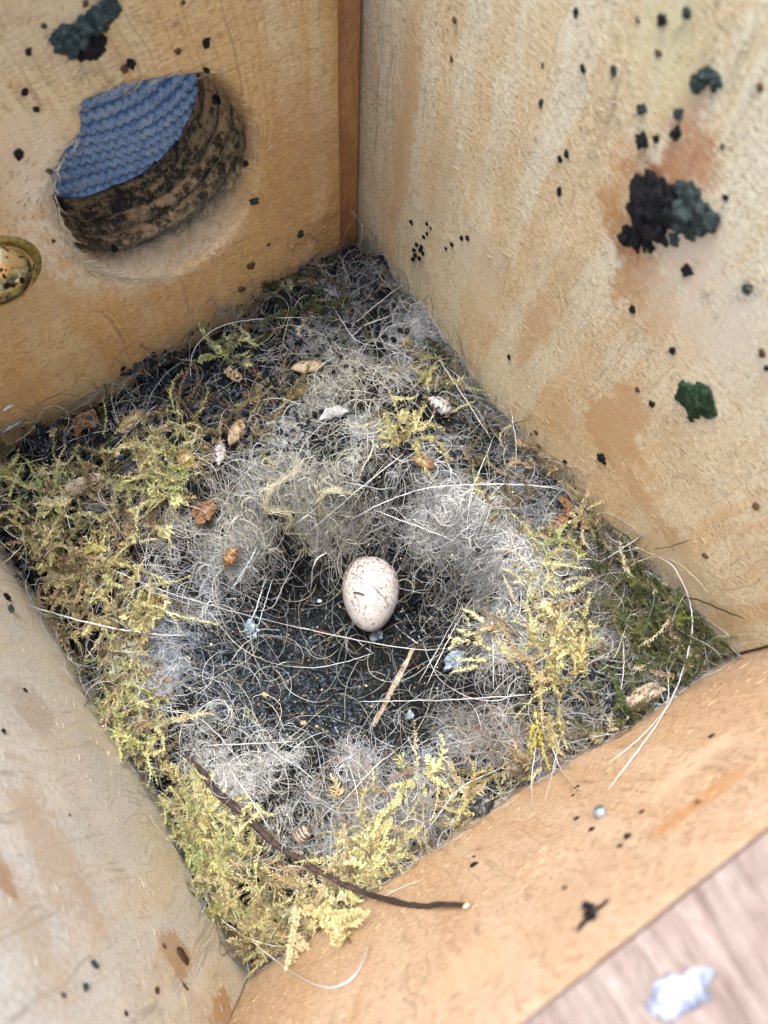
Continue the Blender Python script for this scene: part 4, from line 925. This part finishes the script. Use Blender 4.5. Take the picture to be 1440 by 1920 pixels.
pel = [  # wall, px, py, radius px, stretch, kind, label
    ('front', 387, 78, 9, 1.6, 'k', 'black two lobed pellet on the holed plank above the hole'),
    ('front', 245, 118, 8, 1.5, 'k', 'black pellet on the holed plank right below the large cluster'),
    ('front', 232, 128, 6, 1.2, 'b', 'small brown pellet touching the black one below the large cluster'),
    ('front', 333, 95, 5, 1.2, 'b', 'small brown dropping alone above the hole, left of the two lobed one'),
    ('front', 387, 131, 6, 1.6, 'k', 'black pellet sitting right on the upper lip of the hole'),
    ('front', 160, 6, 6, 1.2, 'b', 'brown pellet at the top edge of the photo above the large cluster'),
    ('front', 82, 48, 6, 1.1, 'b', 'faint brown pellet left of the large cluster, nearest to it'),
    ('front', 53, 95, 5, 1.2, 'k', 'small dark pellet below left of the large cluster'),
    ('front', 46, 172, 6, 1.3, 'k', 'black pellet left of the hole level with its upper edge'),
    ('front', 67, 204, 5, 1.2, 'k', 'tiny black pellet left of the notch in the hole'),
    ('front', 33, 286, 7, 1.3, 'k', 'black pellet left of the blue cloth near the photo edge'),
    ('front', 92, 320, 6, 1.3, 'b', 'brown pellet on the left lip of the hole'),
    ('front', 460, 306, 5, 1.3, 'k', 'black pellet on the right lip inside the hole'),
    ('front', 475, 376, 7, 1.6, 'g', 'greenish capsule shaped pellet on the holed plank right of the hole'),
    ('front', 563, 438, 8, 1.7, 'g', 'dark green capsule caught by a tan hair, right above the nest'),
    ('front', 469, 497, 6, 1.2, 'b', 'brown pellet on the holed plank below right of the hole'),
    ('front', 452, 541, 6, 1.2, 'b', 'brown pellet close above the nest, below the hole'),
    ('front', 503, 458, 4, 1.2, 'b', 'tiny brown speck between the hole and the green capsule'),
    ('front', 343, 4, 5, 1.3, 'b', 'tiny brown speck at the top edge above the hole'),
    ('front', 230, 690, 5, 1.3, 'k', 'tiny black speck on the holed plank close above the pale husk'),
    ('front', 285, 662, 5, 1.6, 'k', 'flat black speck on the holed plank close to the nest'),
    ('front', 100, 451, 4, 1.5, 'b', 'tiny speck on the torn pale lip left of the hole'),
    ('right', 853, 37, 5, 1.1, 'b', 'small brown red pellet near the top of the right plank by the seam'),
    ('right', 847, 110, 4, 2.2, 'b', 'thin brown sliver on the right plank, upper left part'),
    ('right', 1080, 23, 6, 1.6, 'k', 'black pellet at the top of the right plank, middle'),
    ('right', 1243, 37, 10, 1.1, 'k', 'large round bluish black pellet near the top right'),
    ('right', 1290, 22, 10, 1.2, 'g', 'greenish pellet right of the large round one near the top'),
    ('right', 1196, 36, 5, 1.2, 'b', 'small faint pellet left of the large round one near the top'),
    ('right', 1095, 129, 6, 1.3, 'k', 'black pellet alone on the right plank under the top middle one'),
    ('right', 1152, 132, 6, 1.4, 'g', 'grey green pellet right of the lone black one'),
    ('right', 1018, 122, 5, 1.3, 'g', 'faint grey pellet left of the lone black one'),
    ('right', 1236, 100, 7, 1.2, 'b', 'olive brown pellet above the bent green dropping'),
    ('right', 1015, 193, 6, 1.4, 'g', 'grey pellet on the right plank above the narrow pair'),
    ('right', 1205, 204, 11, 1.3, 'g', 'large green black pellet upper left of the red stain'),
    ('right', 1274, 212, 10, 1.1, 'g', 'round green black pellet above the red stain'),
    ('right', 1270, 249, 9, 1.4, 'k', 'oval black pellet on the upper rim of the red stain'),
    ('right', 1206, 263, 11, 1.3, 'k', 'lumpy black pellet left of the red stain'),
    ('right', 1232, 259, 6, 1.2, 'k', 'small black pellet touching the lumpy one left of the red stain'),
    ('right', 1355, 275, 6, 1.2, 'g', 'faint grey green pellet right of the red stain'),
    ('right', 1427, 162, 7, 1.4, 'b', 'brown pellet at the right edge of the photo, high up'),
    ('right', 1051, 298, 6, 1.7, 'k', 'narrow black pellet of a pair, the left one'),
    ('right', 1064, 288, 5, 1.7, 'k', 'narrow black pellet of a pair, the right smaller one'),
    ('right', 1050, 358, 7, 1.9, 'k', 'curved black pellet below the narrow pair'),
    ('right', 1362, 370, 7, 1.1, 'k', 'small round pellet right of the big black dropping'),
    ('right', 1289, 506, 10, 1.3, 'k', 'black pellet right below the big black dropping'),
    ('right', 1403, 541, 11, 1.4, 'g', 'large grey black pellet near the right edge, mid height'),
    ('right', 1187, 580, 7, 1.3, 'k', 'black pellet below left of the big black dropping'),
    ('right', 1263, 656, 9, 1.3, 'k', 'bluish black pellet above the round mossy dropping'),
    ('right', 1430, 661, 6, 1.3, 'b', 'brown pellet at the right edge above the mossy dropping'),
    ('right', 1438, 690, 6, 1.3, 'k', 'dark pellet cut by the right edge of the photo'),
    ('right', 1224, 756, 6, 1.2, 'k', 'small black pellet left of the mossy dropping'),
    ('right', 1197, 730, 5, 1.2, 'b', 'small brown pellet up left of the mossy dropping'),
    ('right', 955, 669, 5, 1.3, 'k', 'small black pellet on the right plank close to the nest edge'),
    ('right', 1130, 859, 8, 1.1, 'k', 'round black pellet on the orange patch of the right plank'),
    ('right', 1060, 865, 4, 1.4, 'k', 'tiny black pellet between the round one and the nest'),
    ('right', 1006, 811, 4, 1.2, 'b', 'tiny brown pellet close to the nest beside the dark hair'),
    ('right', 1419, 948, 7, 1.3, 'b', 'brown black pellet at the right edge, low on the right plank'),
    ('right', 1324, 1041, 5, 1.2, 'b', 'rust coloured speck low on the right plank'),
    ('right', 772, 417, 5, 1.1, 'k', 'round pellet at the left of the small group above the nest'),
    ('right', 801, 419, 4, 1.4, 'k', 'uppermost tiny pellet of the small group above the nest'),
    ('right', 808, 428, 3.5, 1.4, 'k', 'tiny pellet right under the uppermost of the small group'),
    ('right', 801, 438, 4, 1.6, 'k', 'tiny slanted pellet, upper one of two in the small group'),
    ('right', 795, 444, 4, 1.6, 'k', 'tiny slanted pellet, lower one of two in the small group'),
    ('right', 837, 466, 4, 1.6, 'k', 'narrow pellet right of the ring cluster, lower left of two'),
    ('right', 848, 458, 5, 1.3, 'k', 'oval pellet right of the ring cluster, upper right of two'),
    ('right', 866, 446, 5, 1.3, 'k', 'flat pellet at the far right of the small group, left half'),
    ('right', 877, 446, 5, 1.2, 'k', 'round pellet at the far right end of the small group'),
    ('back', 890, 1623, 6, 1.1, 'k', 'black speck on the lower right panel right of the nest'),
    ('back', 889, 1607, 3, 1.4, 'k', 'tiny speck just above the black one right of the nest'),
    ('back', 1110, 1556, 6, 1.2, 'k', 'black speck below left of the shiny grey bead'),
    ('back', 1082, 1536, 5, 1.2, 'k', 'black speck left of the shiny grey bead'),
    ('back', 1075, 1492, 4, 1.2, 'k', 'tiny speck above left of the bead, lower one of two'),
    ('back', 1083, 1477, 5, 1.3, 'k', 'tiny speck above left of the bead, upper one of two'),
    ('back', 1204, 1523, 5, 1.2, 'k', 'black speck right of the shiny grey bead'),
    ('back', 1178, 1570, 6, 1.4, 'k', 'black speck below right of the bead, upper one of two'),
    ('back', 1163, 1587, 6, 1.2, 'k', 'black speck below right of the bead, lower one of two'),
    ('back', 1310, 1505, 7, 1.4, 'b', 'brown black pellet far right on the lower right panel'),
    ('back', 1335, 1381, 7, 1.3, 'k', 'grey black pellet on the lower right panel near the nest corner'),
    ('back', 1060, 1666, 6, 1.2, 'b', 'olive brown speck above the cross shaped dropping'),
    ('left', 12, 1120, 9, 1.6, 'k', 'dark scrap at the left photo edge under the moss, upper one'),
    ('left', 18, 1143, 8, 1.8, 'g', 'grey scrap at the left photo edge under the moss, lower one'),
    ('left', 342, 1792, 16, 1.5, 'b2', 'large flat dark patch of dropping low on the lower left plank'),
    ('left', 347, 1850, 7, 2.0, 'b2', 'narrow curved dark sliver under the large flat patch'),
    ('left', 306, 1774, 5, 1.2, 'b', 'small brown speck left of the large flat patch'),
    ('left', 176, 1810, 7, 1.3, 'g', 'grey black pellet left of the large flat patch'),
    ('left', 295, 1857, 7, 2.6, 'b2', 'long thin brown sliver left of the curved one'),
    ('left', 159, 1852, 7, 1.7, 'g', 'blurred green grey pellet, right one of two'),
    ('left', 118, 1867, 6, 1.6, 'g', 'blurred green grey pellet, left one of two'),
    ('left', 235, 1901, 6, 1.2, 'k', 'dark pellet close to the bottom edge of the photo'),
    ('left', 130, 1529, 4, 1.5, 'k', 'tiny dark pellet alone in the middle of the lower left plank'),
    ('left', 46, 1295, 4, 1.3, 'k', 'tiny dark speck high on the lower left plank'),
    ('left', 5, 1372, 6, 1.3, 'k', 'dark speck at the left photo edge on the lower left plank'),
]
for i, (w_, px, py, r, stv, kd, lab) in enumerate(pel):
    p = wallpt(w_, px, py); dep_ = -(RM.T @ (p - CAM))[2]; s = r * dep_ / FPX * rng.uniform(.75, 1.12)
    m = {'k': m_drop, 'g': m_dropg, 'b': m_dropb, 'b2': m_dropb}[kd]
    o = lump('dropping', p, WN[w_], s * stv ** .6 * 1.15, s / stv ** .4 * 1.15, s * (rng.uniform(.3, .6) if kd != 'b2' else .12), rng.uniform(.7, 2.4), m, .5, 3, i)
    tag(o, lab, 'dropping', 'small droppings stuck to the planks')
# pellets resting in the fur
npel = [(737, 573, 'star shaped black pellet highest on the white fur strip'), (733, 597, 'black pellet on the left rim of the white fur strip'), (726, 607, 'black pellet just below the one on the fur strip rim'),
        (652, 611, 'left pellet of three in the middle of the upper nest'), (669, 611, 'right pellet of three in the middle of the upper nest'), (672, 622, 'lowest pellet of three in the middle of the upper nest'),
        (751, 620, 'left one of two pellets low on the white fur strip'), (763, 621, 'right one of two pellets low on the white fur strip'), (721, 633, 'black pellet left of the white fur strip, under its middle'),
        (709, 645, 'top pellet of the small heap left of the white fur strip'), (716, 655, 'right pellet of the small heap left of the white fur strip'), (706, 658, 'lower pellet of the small heap left of the white fur strip'), (738, 637, 'pale grey green crumb low on the white fur strip'),
        (898, 1029, 'leftmost black pellet on the white fur right of the cup'), (949, 1040, 'second black pellet on the white fur, near the upper moss'), (1033, 1070, 'black pellet between yellow moss tufts right of the cup'),
        (1060, 1083, 'black pellet on fur at the right of the yellow moss'), (1079, 1107, 'black pellet on fur beside the brown fluff at right'), (979, 1122, 'black pellet on the white fur left of the yellow cushion'), (1017, 1187, 'round black pellet in the middle of the yellow moss cushion'),
        (590, 778, 'upper pellet beside the curved white tube'), (580, 790, 'lower pellet beside the curved white tube'), (604, 772, 'pellet touching the curved white tube'), (742, 1000, 'small black pellet on the pale fur above the egg'), (507, 1495, 'black crumb on the wiry stem above the twig')]
for i, (px, py, lab) in enumerate(npel):
    p = nestpt(px, py, off=.16)
    o = lump('dropping', p, (0, 0, 1), .075, .055, .05, rng.random() * 3, m_drop, .3, 3, i + 200, .8); tag(o, lab, 'dropping', 'black pellets in the nest')

# clusters: one lumpy body each
def cluster(name, w_, items, m, lab, cat, seed=0, h=.8, rough=.35, extra=None):
    o = None; Vs = []; Fs = []; k = 0; p0 = wallpt(w_, items[0][0], items[0][1])
    ms = [m]; mi = []
    for j, it in enumerate(items):
        px, py, r = it[:3]; p = wallpt(w_, px, py); s = r * -(RM.T @ (p - CAM))[2] / FPX
        bm = bmesh.new(); bmesh.ops.create_icosphere(bm, subdivisions=4, radius=1)
        M3 = frame(WN[w_])
        for v in bm.verts:
            q = v.co + Vector((seed + j * 1.7, j, 0))
            d = 1 + rough * 1.5 * mnoise.noise(q * 1.3) + rough * .55 * mnoise.noise(q * 3.1) + rough * .18 * mnoise.noise(q * 9)
            co = Vector((v.co.x * s * d, v.co.y * s * d, v.co.z * s * d * h)); v.co = M3 @ co + Vector(p - p0) + WN[w_] * s * h * .3
        Vs.append(np.array([v.co[:] for v in bm.verts])); Fs.append(np.array([[v.index for v in f.verts] for f in bm.faces]) + k); k += len(bm.verts)
        mm = it[3] if len(it) > 3 else m
        if mm not in ms: ms.append(mm)
        mi += [ms.index(mm)] * len(bm.faces); bm.free()
    me = mesh_np(name, np.concatenate(Vs), np.concatenate(Fs))
    for q in ms: me.materials.append(q)
    if len(me.polygons) == len(mi): me.polygons.foreach_set('material_index', np.array(mi, np.int32))
    o = link(name, me, None, None, p0); tag(o, lab, cat); return o
cluster('dropping_cluster', 'front', [(165, 90, 22, m_drop), (140, 75, 24), (120, 65, 20), (112, 85, 14), (155, 50, 20), (180, 40, 22), (195, 22, 24), (208, 12, 15), (150, 70, 20), (178, 80, 18, m_drop), (110, 68, 14)], m_dropg,
        'long grey green and black dropping cluster on the holed plank above the hole', 'dropping', 3, .6, .5)
cluster('dropping_cluster', 'right', [(1225, 380, 40), (1245, 370, 38), (1205, 400, 30), (1230, 420, 34), (1200, 440, 22), (1180, 440, 16), (1170, 450, 10), (1208, 358, 18), (1258, 398, 30), (1262, 362, 16),
        (1290, 382, 32, m_dropg), (1316, 400, 26, m_dropg), (1284, 420, 28, m_dropg), (1272, 398, 24, m_dropg), (1330, 410, 20, m_dropg), (1295, 360, 22, m_dropg), (1310, 425, 18, m_dropg), (1265, 450, 12, m_dropg), (1195, 462, 9), (1219, 460, 11), (1178, 428, 9), (1162, 445, 6), (1197, 372, 14), (1246, 345, 10), (1210, 470, 6)], m_drop,
        'biggest black and green dropping on the right plank inside a reddish stain', 'dropping', 5, .42, .60)
cluster('dropping_cluster', 'right', [(1312, 150, 16), (1325, 140, 16), (1340, 148, 14), (1305, 163, 12), (1350, 155, 9), (1338, 166, 7)], m_dropg, 'bent green dropping near the top right of the right plank', 'dropping', 8, .5, .4)
cluster('dropping_cluster', 'right', [(1305, 745, 28), (1290, 735, 22), (1322, 740, 24), (1330, 765, 18), (1300, 770, 18), (1280, 745, 16), (1312, 755, 26), (1296, 785, 8), (1335, 775, 9)], m_moldg, 'round dark green mossy dropping on the right plank', 'dropping', 11, .3, .4)
cluster('dropping_cluster', 'back', [(1105, 1712, 13), (1098, 1700, 9), (1112, 1722, 12), (1095, 1732, 9), (1087, 1742, 8), (1113, 1712, 10), (1108, 1704, 10), (1100, 1727, 9), (1091, 1737, 8), (1102, 1700, 9), (1126, 1702, 8), (1134, 1696, 7), (1121, 1706, 9), (1130, 1699, 8), (1138, 1692, 6), (1098, 1694, 7)], m_drop, 'blurred black cross shaped dropping on the lower right panel', 'dropping', 14, .4, .3)
for j, (a, b_) in enumerate([(783, 458), (792, 462), (778, 468), (795, 474), (780, 478), (788, 484), (776, 485), (790, 468)]):
    p = wallpt('right', a, b_); o = lump('dropping', p, WN['right'], .05, .04, .035, rng.random() * 3, m_drop, .3, 3, j + 70)
    tag(o, 'tiny black pellet of the packed ring on the right plank above the nest', 'dropping', 'ring of tiny pellets above the nest')
for j, (a, b_, lab) in enumerate([(142, 368, 'black pellet inside the hole below the blue cloth'), (382, 203, 'black pellet inside the hole right of the blue cloth'), (208, 477, 'small pellet on the lower inner lip of the hole')]):
    p = on(a, b_, 1, L + (.75 if j < 2 else .15)); dz = HR * .94; v = np.array([p[0] - HC[0], p[2] - HC[1]]); v = v / np.linalg.norm(v)
    p = np.array([HC[0] + v[0] * dz, p[1], HC[1] + v[1] * dz])
    o = lump('dropping', p, (-v[0], 0, -v[1]), .09, .06, .05, 1 + j, m_drop, .25, 3, j + 90); tag(o, lab, 'dropping', 'pellets in the entrance hole')
# bead, blue mould on the sawn edge, white lime drops
p = wallpt('back', 1131, 1530); m_bead = flat_mat('bead', (.22, .26, .28), (.08, .09, .09), 5, .15, .8, .1)
tag(lump('bead', p, WN['back'], .085, .095, .08, 0, m_bead, .08, 4, 1), 'shiny grey bead of dropping on the lower right panel', 'bead')
d_ = ray(1275, 1860); p = CAM + d_ * ((9.13 - CAM[2]) / d_[2])
o = lump('mould_patch', p, (0, 0, 1), .25, .13, .025, -.3, m_blue, .5, 4, 3, .5); tag(o, 'blurred bluish white mould patch on the sawn panel edge at bottom right', 'mould')
m_lime = flat_mat('lime_white', (.75, .76, .80), (.6, .6, .62), 9, .4, .4, .3)
for (a, b_, lab, rx) in [(22, 799, 'white lime drop with a thin tail on the holed plank near the left edge', .22), (14, 764, 'small white lime ring above the tailed drop near the left edge', .10)]:
    p = wallpt('front', a, b_); o = lump('lime_drop', p, WN['front'], rx, .045, .02, .1, m_lime, .25, 4, a); tag(o, lab, 'lime drop')

# ---------------------------------------------------------------- husks, bark and scraps
def husk_mat(name, c1, c2, c3, seg=0, rough=.6):
    m, nt, b = mat(name); tc = nd(nt, 'ShaderNodeTexCoord').outputs['Object']
    c = mix(nt, ramp(nt, noise(nt, tc, 7, 4, .6), .42, .58), c1, c2)
    c = mix(nt, ramp(nt, noise(nt, scl(nt, tc, (1, 1, 1), (3, 2, 1)), 11, 3, .6), .55, .62), c, c3)
    nt.links.new(c, b.inputs['Base Color']); b.inputs['Roughness'].default_value = rough; b.inputs['Specular IOR Level'].default_value = .4
    bp = nd(nt, 'ShaderNodeBump', {'Height': noise(nt, tc, 20, 4, .6), 'Strength': .5, 'Distance': .04}); nt.links.new(bp.outputs[0], b.inputs['Normal'])
    return m
TAN = husk_mat('husk_tan', (.24, .17, .09), (.38, .31, .21), (.09, .05, .025))
BRN = husk_mat('husk_brown', (.11, .055, .028), (.20, .11, .055), (.04, .02, .012), rough=.4)
BAND = husk_mat('husk_banded', (.16, .10, .09), (.46, .44, .44), (.05, .03, .03), rough=.35)
PUP = husk_mat('husk_pupa', (.26, .14, .05), (.17, .085, .03), (.07, .035, .016), rough=.35)
WHT = husk_mat('husk_white', (.40, .43, .44), (.26, .27, .27), (.16, .15, .15))
BLK = husk_mat('lump_black', (.014, .015, .018), (.04, .042, .05), (.09, .10, .12), rough=.4)
BLG = husk_mat('lint_blue', (.12, .16, .20), (.26, .32, .38), (.05, .07, .09), rough=.9)
BRK = husk_mat('bark_grey', (.24, .19, .14), (.36, .30, .24), (.10, .07, .05))
YLF = husk_mat('leaf_yellow', (.36, .27, .09), (.22, .15, .05), (.12, .07, .03))
def husk(name, a, b_, wpx, m, lab, cat, seg=0, flat=.7, bend=.0, off=.22, hollow=False, taper=(.35, 1, .3), band_m=None):
    A = nestpt(*a, off=off); B = nestpt(*b_, off=off); d = B - A; ln = np.linalg.norm(d); d /= ln
    s = wpx * 17 / FPX; side = np.cross([0, 0, 1], d); side /= np.linalg.norm(side); up = np.cross(d, side)
    nu, nv = 40, 18; V = []; F = []
    for i in range(nu + 1):
        t = i / nu; r = s * np.interp(t, [0, .08, .35, .75, .95, 1], [.04, taper[0], taper[1], taper[1] * .95, taper[2], .03])
        if seg: r *= 1 - .13 * abs(math.sin(t * math.pi * seg)) ** 6 * 1.0
        c = d * ln * t + side * bend * math.sin(math.pi * t)
        for j in range(nv):
            q = 2 * math.pi * j / nv; rr_ = r * (1 + .15 * mnoise.noise(Vector((t * 5, math.cos(q) * 1.3, math.sin(q) * 1.3 + a[0]))))
            V.append(c + side * math.cos(q) * rr_ + up * math.sin(q) * rr_ * flat)
    for i in range(nu):
        for j in range(nv): k = (j + 1) % nv; F.append((i * nv + j, i * nv + k, (i + 1) * nv + k, (i + 1) * nv + j))
    me = mesh_np(name, np.array(V), F); me.materials.append(m)
    if band_m:
        me.materials.append(band_m); mi = [1 if (p_ // nv) % 8 in (0, 1, 2) else 0 for p_ in range(len(F))]; me.polygons.foreach_set('material_index', np.array(mi, np.int32))
    o = link(name, me, None, None, A); tag(o, lab, cat); return o
def scrap(name, pts, wpx, m, lab, cat, off=.2, curl=.6, seed=1):
    """curled flake with ragged edges and real thickness"""
    C_ = smooth_curve(pts, 24); P = np.array([nestpt(a, b_, off=off) for a, b_ in C_])
    for _ in range(3): P[1:-1] = .25 * P[:-2] + .5 * P[1:-1] + .25 * P[2:]
    T = np.gradient(P, axis=0); T /= np.linalg.norm(T, axis=1)[:, None]; Sd = np.cross(T, [0, 0, 1]); Sd /= np.linalg.norm(Sd, axis=1)[:, None]; U = np.cross(Sd, T)
    s = wpx * 17 / FPX; V = []; nv = 9
    for i in range(24):
        t = i / 23; wv = s * (.35 + .65 * math.sin(math.pi * min(.95, t + .05)) ** .6) * (1 + .5 * mnoise.noise(Vector((t * 9, seed, 0))))
        for j in range(nv):
            q = (j / (nv - 1) - .5) * 2; V.append(P[i] + Sd[i] * q * wv + U[i] * (curl * wv * q * q + .02 * mnoise.noise(Vector((t * 8, q * 3, seed)))))
    F = [(i * nv + j, i * nv + j + 1, (i + 1) * nv + j + 1, (i + 1) * nv + j) for i in range(23) for j in range(nv - 1)]
    me = mesh_np(name, np.array(V) - P[0], F); o = link(name, me, m, None, P[0])
    md = o.modifiers.new('thick', 'SOLIDIFY'); md.thickness = .03; tag(o, lab, cat); return o
husk('husk', (222, 815), (268, 768), 15, TAN, 'pale speckled husk lying beside the upper left plank', 'husk', 5, .6)
husk('pupa', (420, 1062), (444, 1026), 13, PUP, 'orange brown pupa lying on fur left of the cup', 'pupa', 6, .8)
husk('husk', (545, 690), (608, 685), 13, TAN, 'tan oval husk lying flat in the middle of the upper nest', 'husk', 0, .5)
husk('pupal_case', (802, 745), (848, 775), 15, BAND, 'banded brown and white pupal case near the right plank', 'pupal case', 7, .8, band_m=WHT)
husk('husk', (772, 856), (815, 876), 13, BRN, 'pointed brown husk on the fur near the middle of the nest', 'husk', 4, .6)
husk('husk', (430, 835), (455, 785), 14, TAN, 'mottled husk leaning up right among dark crumbs, upper left nest', 'husk', 5, .7)
husk('husk', (410, 872), (414, 828), 12, BAND, 'dark husk with white bands beside the mottled one', 'husk', 5, .7, band_m=WHT)
husk('pale_tube', (598, 788), (655, 770), 12, WHT, 'curved chalky white tube in a dark hollow of the upper nest', 'tube', 3, .7, .08)
husk('snail_shell', (553, 1577), (580, 1553), 13, BRN, 'tiny banded brown shell resting above the dark twig', 'shell', 4, .85, band_m=WHT, taper=(.6, 1, .6))
scrap('bark_strip', [(128, 925), (160, 905), (195, 893)], 12, BRK, 'curled greyish bark strip on the left moss above the black lump', 'bark')
scrap('bark_chip', [(1178, 1322), (1210, 1300), (1245, 1285)], 11, BRK, 'grey brown bark chip near the nest edge by the right corner', 'bark', off=.3)
scrap('leaf_scrap', [(135, 815), (165, 785), (180, 800)], 14, BRN, 'curled dry brown leaf scrap against the upper left plank', 'leaf', seed=4)
scrap('leaf_scrap', [(335, 850), (350, 860), (352, 880)], 12, YLF, 'curled yellow brown leaf in the upper left moss', 'leaf', seed=6)
scrap('leaf_scrap', [(365, 975), (385, 960), (402, 945)], 16, BRN, 'reddish brown leaf scrap between left moss and fur', 'leaf', seed=8)
scrap('leaf_scrap', [(75, 985), (85, 1020), (70, 1050)], 15, BRK, 'dull brown leaf scrap deep in the left moss', 'leaf', seed=9)
scrap('bark_strip', [(700, 1360), (745, 1275), (775, 1215)], 4, BRK, 'thin pale brown stalk standing in the dark cup below the egg', 'stalk', off=.15, seed=12)
scrap('leaf_scrap', [(425, 690), (440, 705), (452, 712)], 9, TAN, 'small tan flake beside the green tuft at the upper left plank', 'flake', seed=14)
scrap('leaf_scrap', [(1020, 1005), (1065, 960), (1050, 930)], 8, BRN, 'dark brown scrap beside the right plank under the straw stem', 'leaf', seed=15)
for k, (a, b_, r, m, lab, nm) in enumerate([
        (188, 955, 26, BLK, 'black crumbly lump in the left moss', 'black_lump'), (245, 888, 17, BLK, 'smooth dark blue black lump in the upper left moss', 'black_lump'),
        (192, 975, 6, TAN, 'pale seed stuck on the black lump', 'seed'), (853, 1240, 20, BLG, 'blue grey lint lump on the cup edge beside pale moss sprigs', 'lint_lump'),
        (706, 1190, 15, BLG, 'blue grey lint ball just under the egg', 'lint_lump'), (470, 1180, 18, BLG, 'flat bluish lint at the left of the cup', 'lint_lump'),
        (600, 1127, 5, WHT, 'tiny pale seed on the dark cup wall left of the egg', 'seed'), (768, 1342, 9, BLG, 'small bluish fluff ball below the cup', 'lint_lump'),
        (496, 1303, 6, TAN, 'pale crumb on the dark felt, left one', 'crumb'), (568, 1356, 6, TAN, 'pale crumb on the dark felt, lower right one', 'crumb'), (903, 1512, 22, BLK, 'black shiny lump in the gap at the lower right panel', 'black_lump')]):
    p = nestpt(a, b_, off=.1); s = r * 17 / FPX
    o = lump(nm, p, (0, 0, 1), s, s * .8, s * .7, k, m, .45, 4, k + 300, .6); tag(o, lab, {'black_lump': 'lump', 'seed': 'seed', 'lint_lump': 'lint', 'crumb': 'crumb'}[nm])
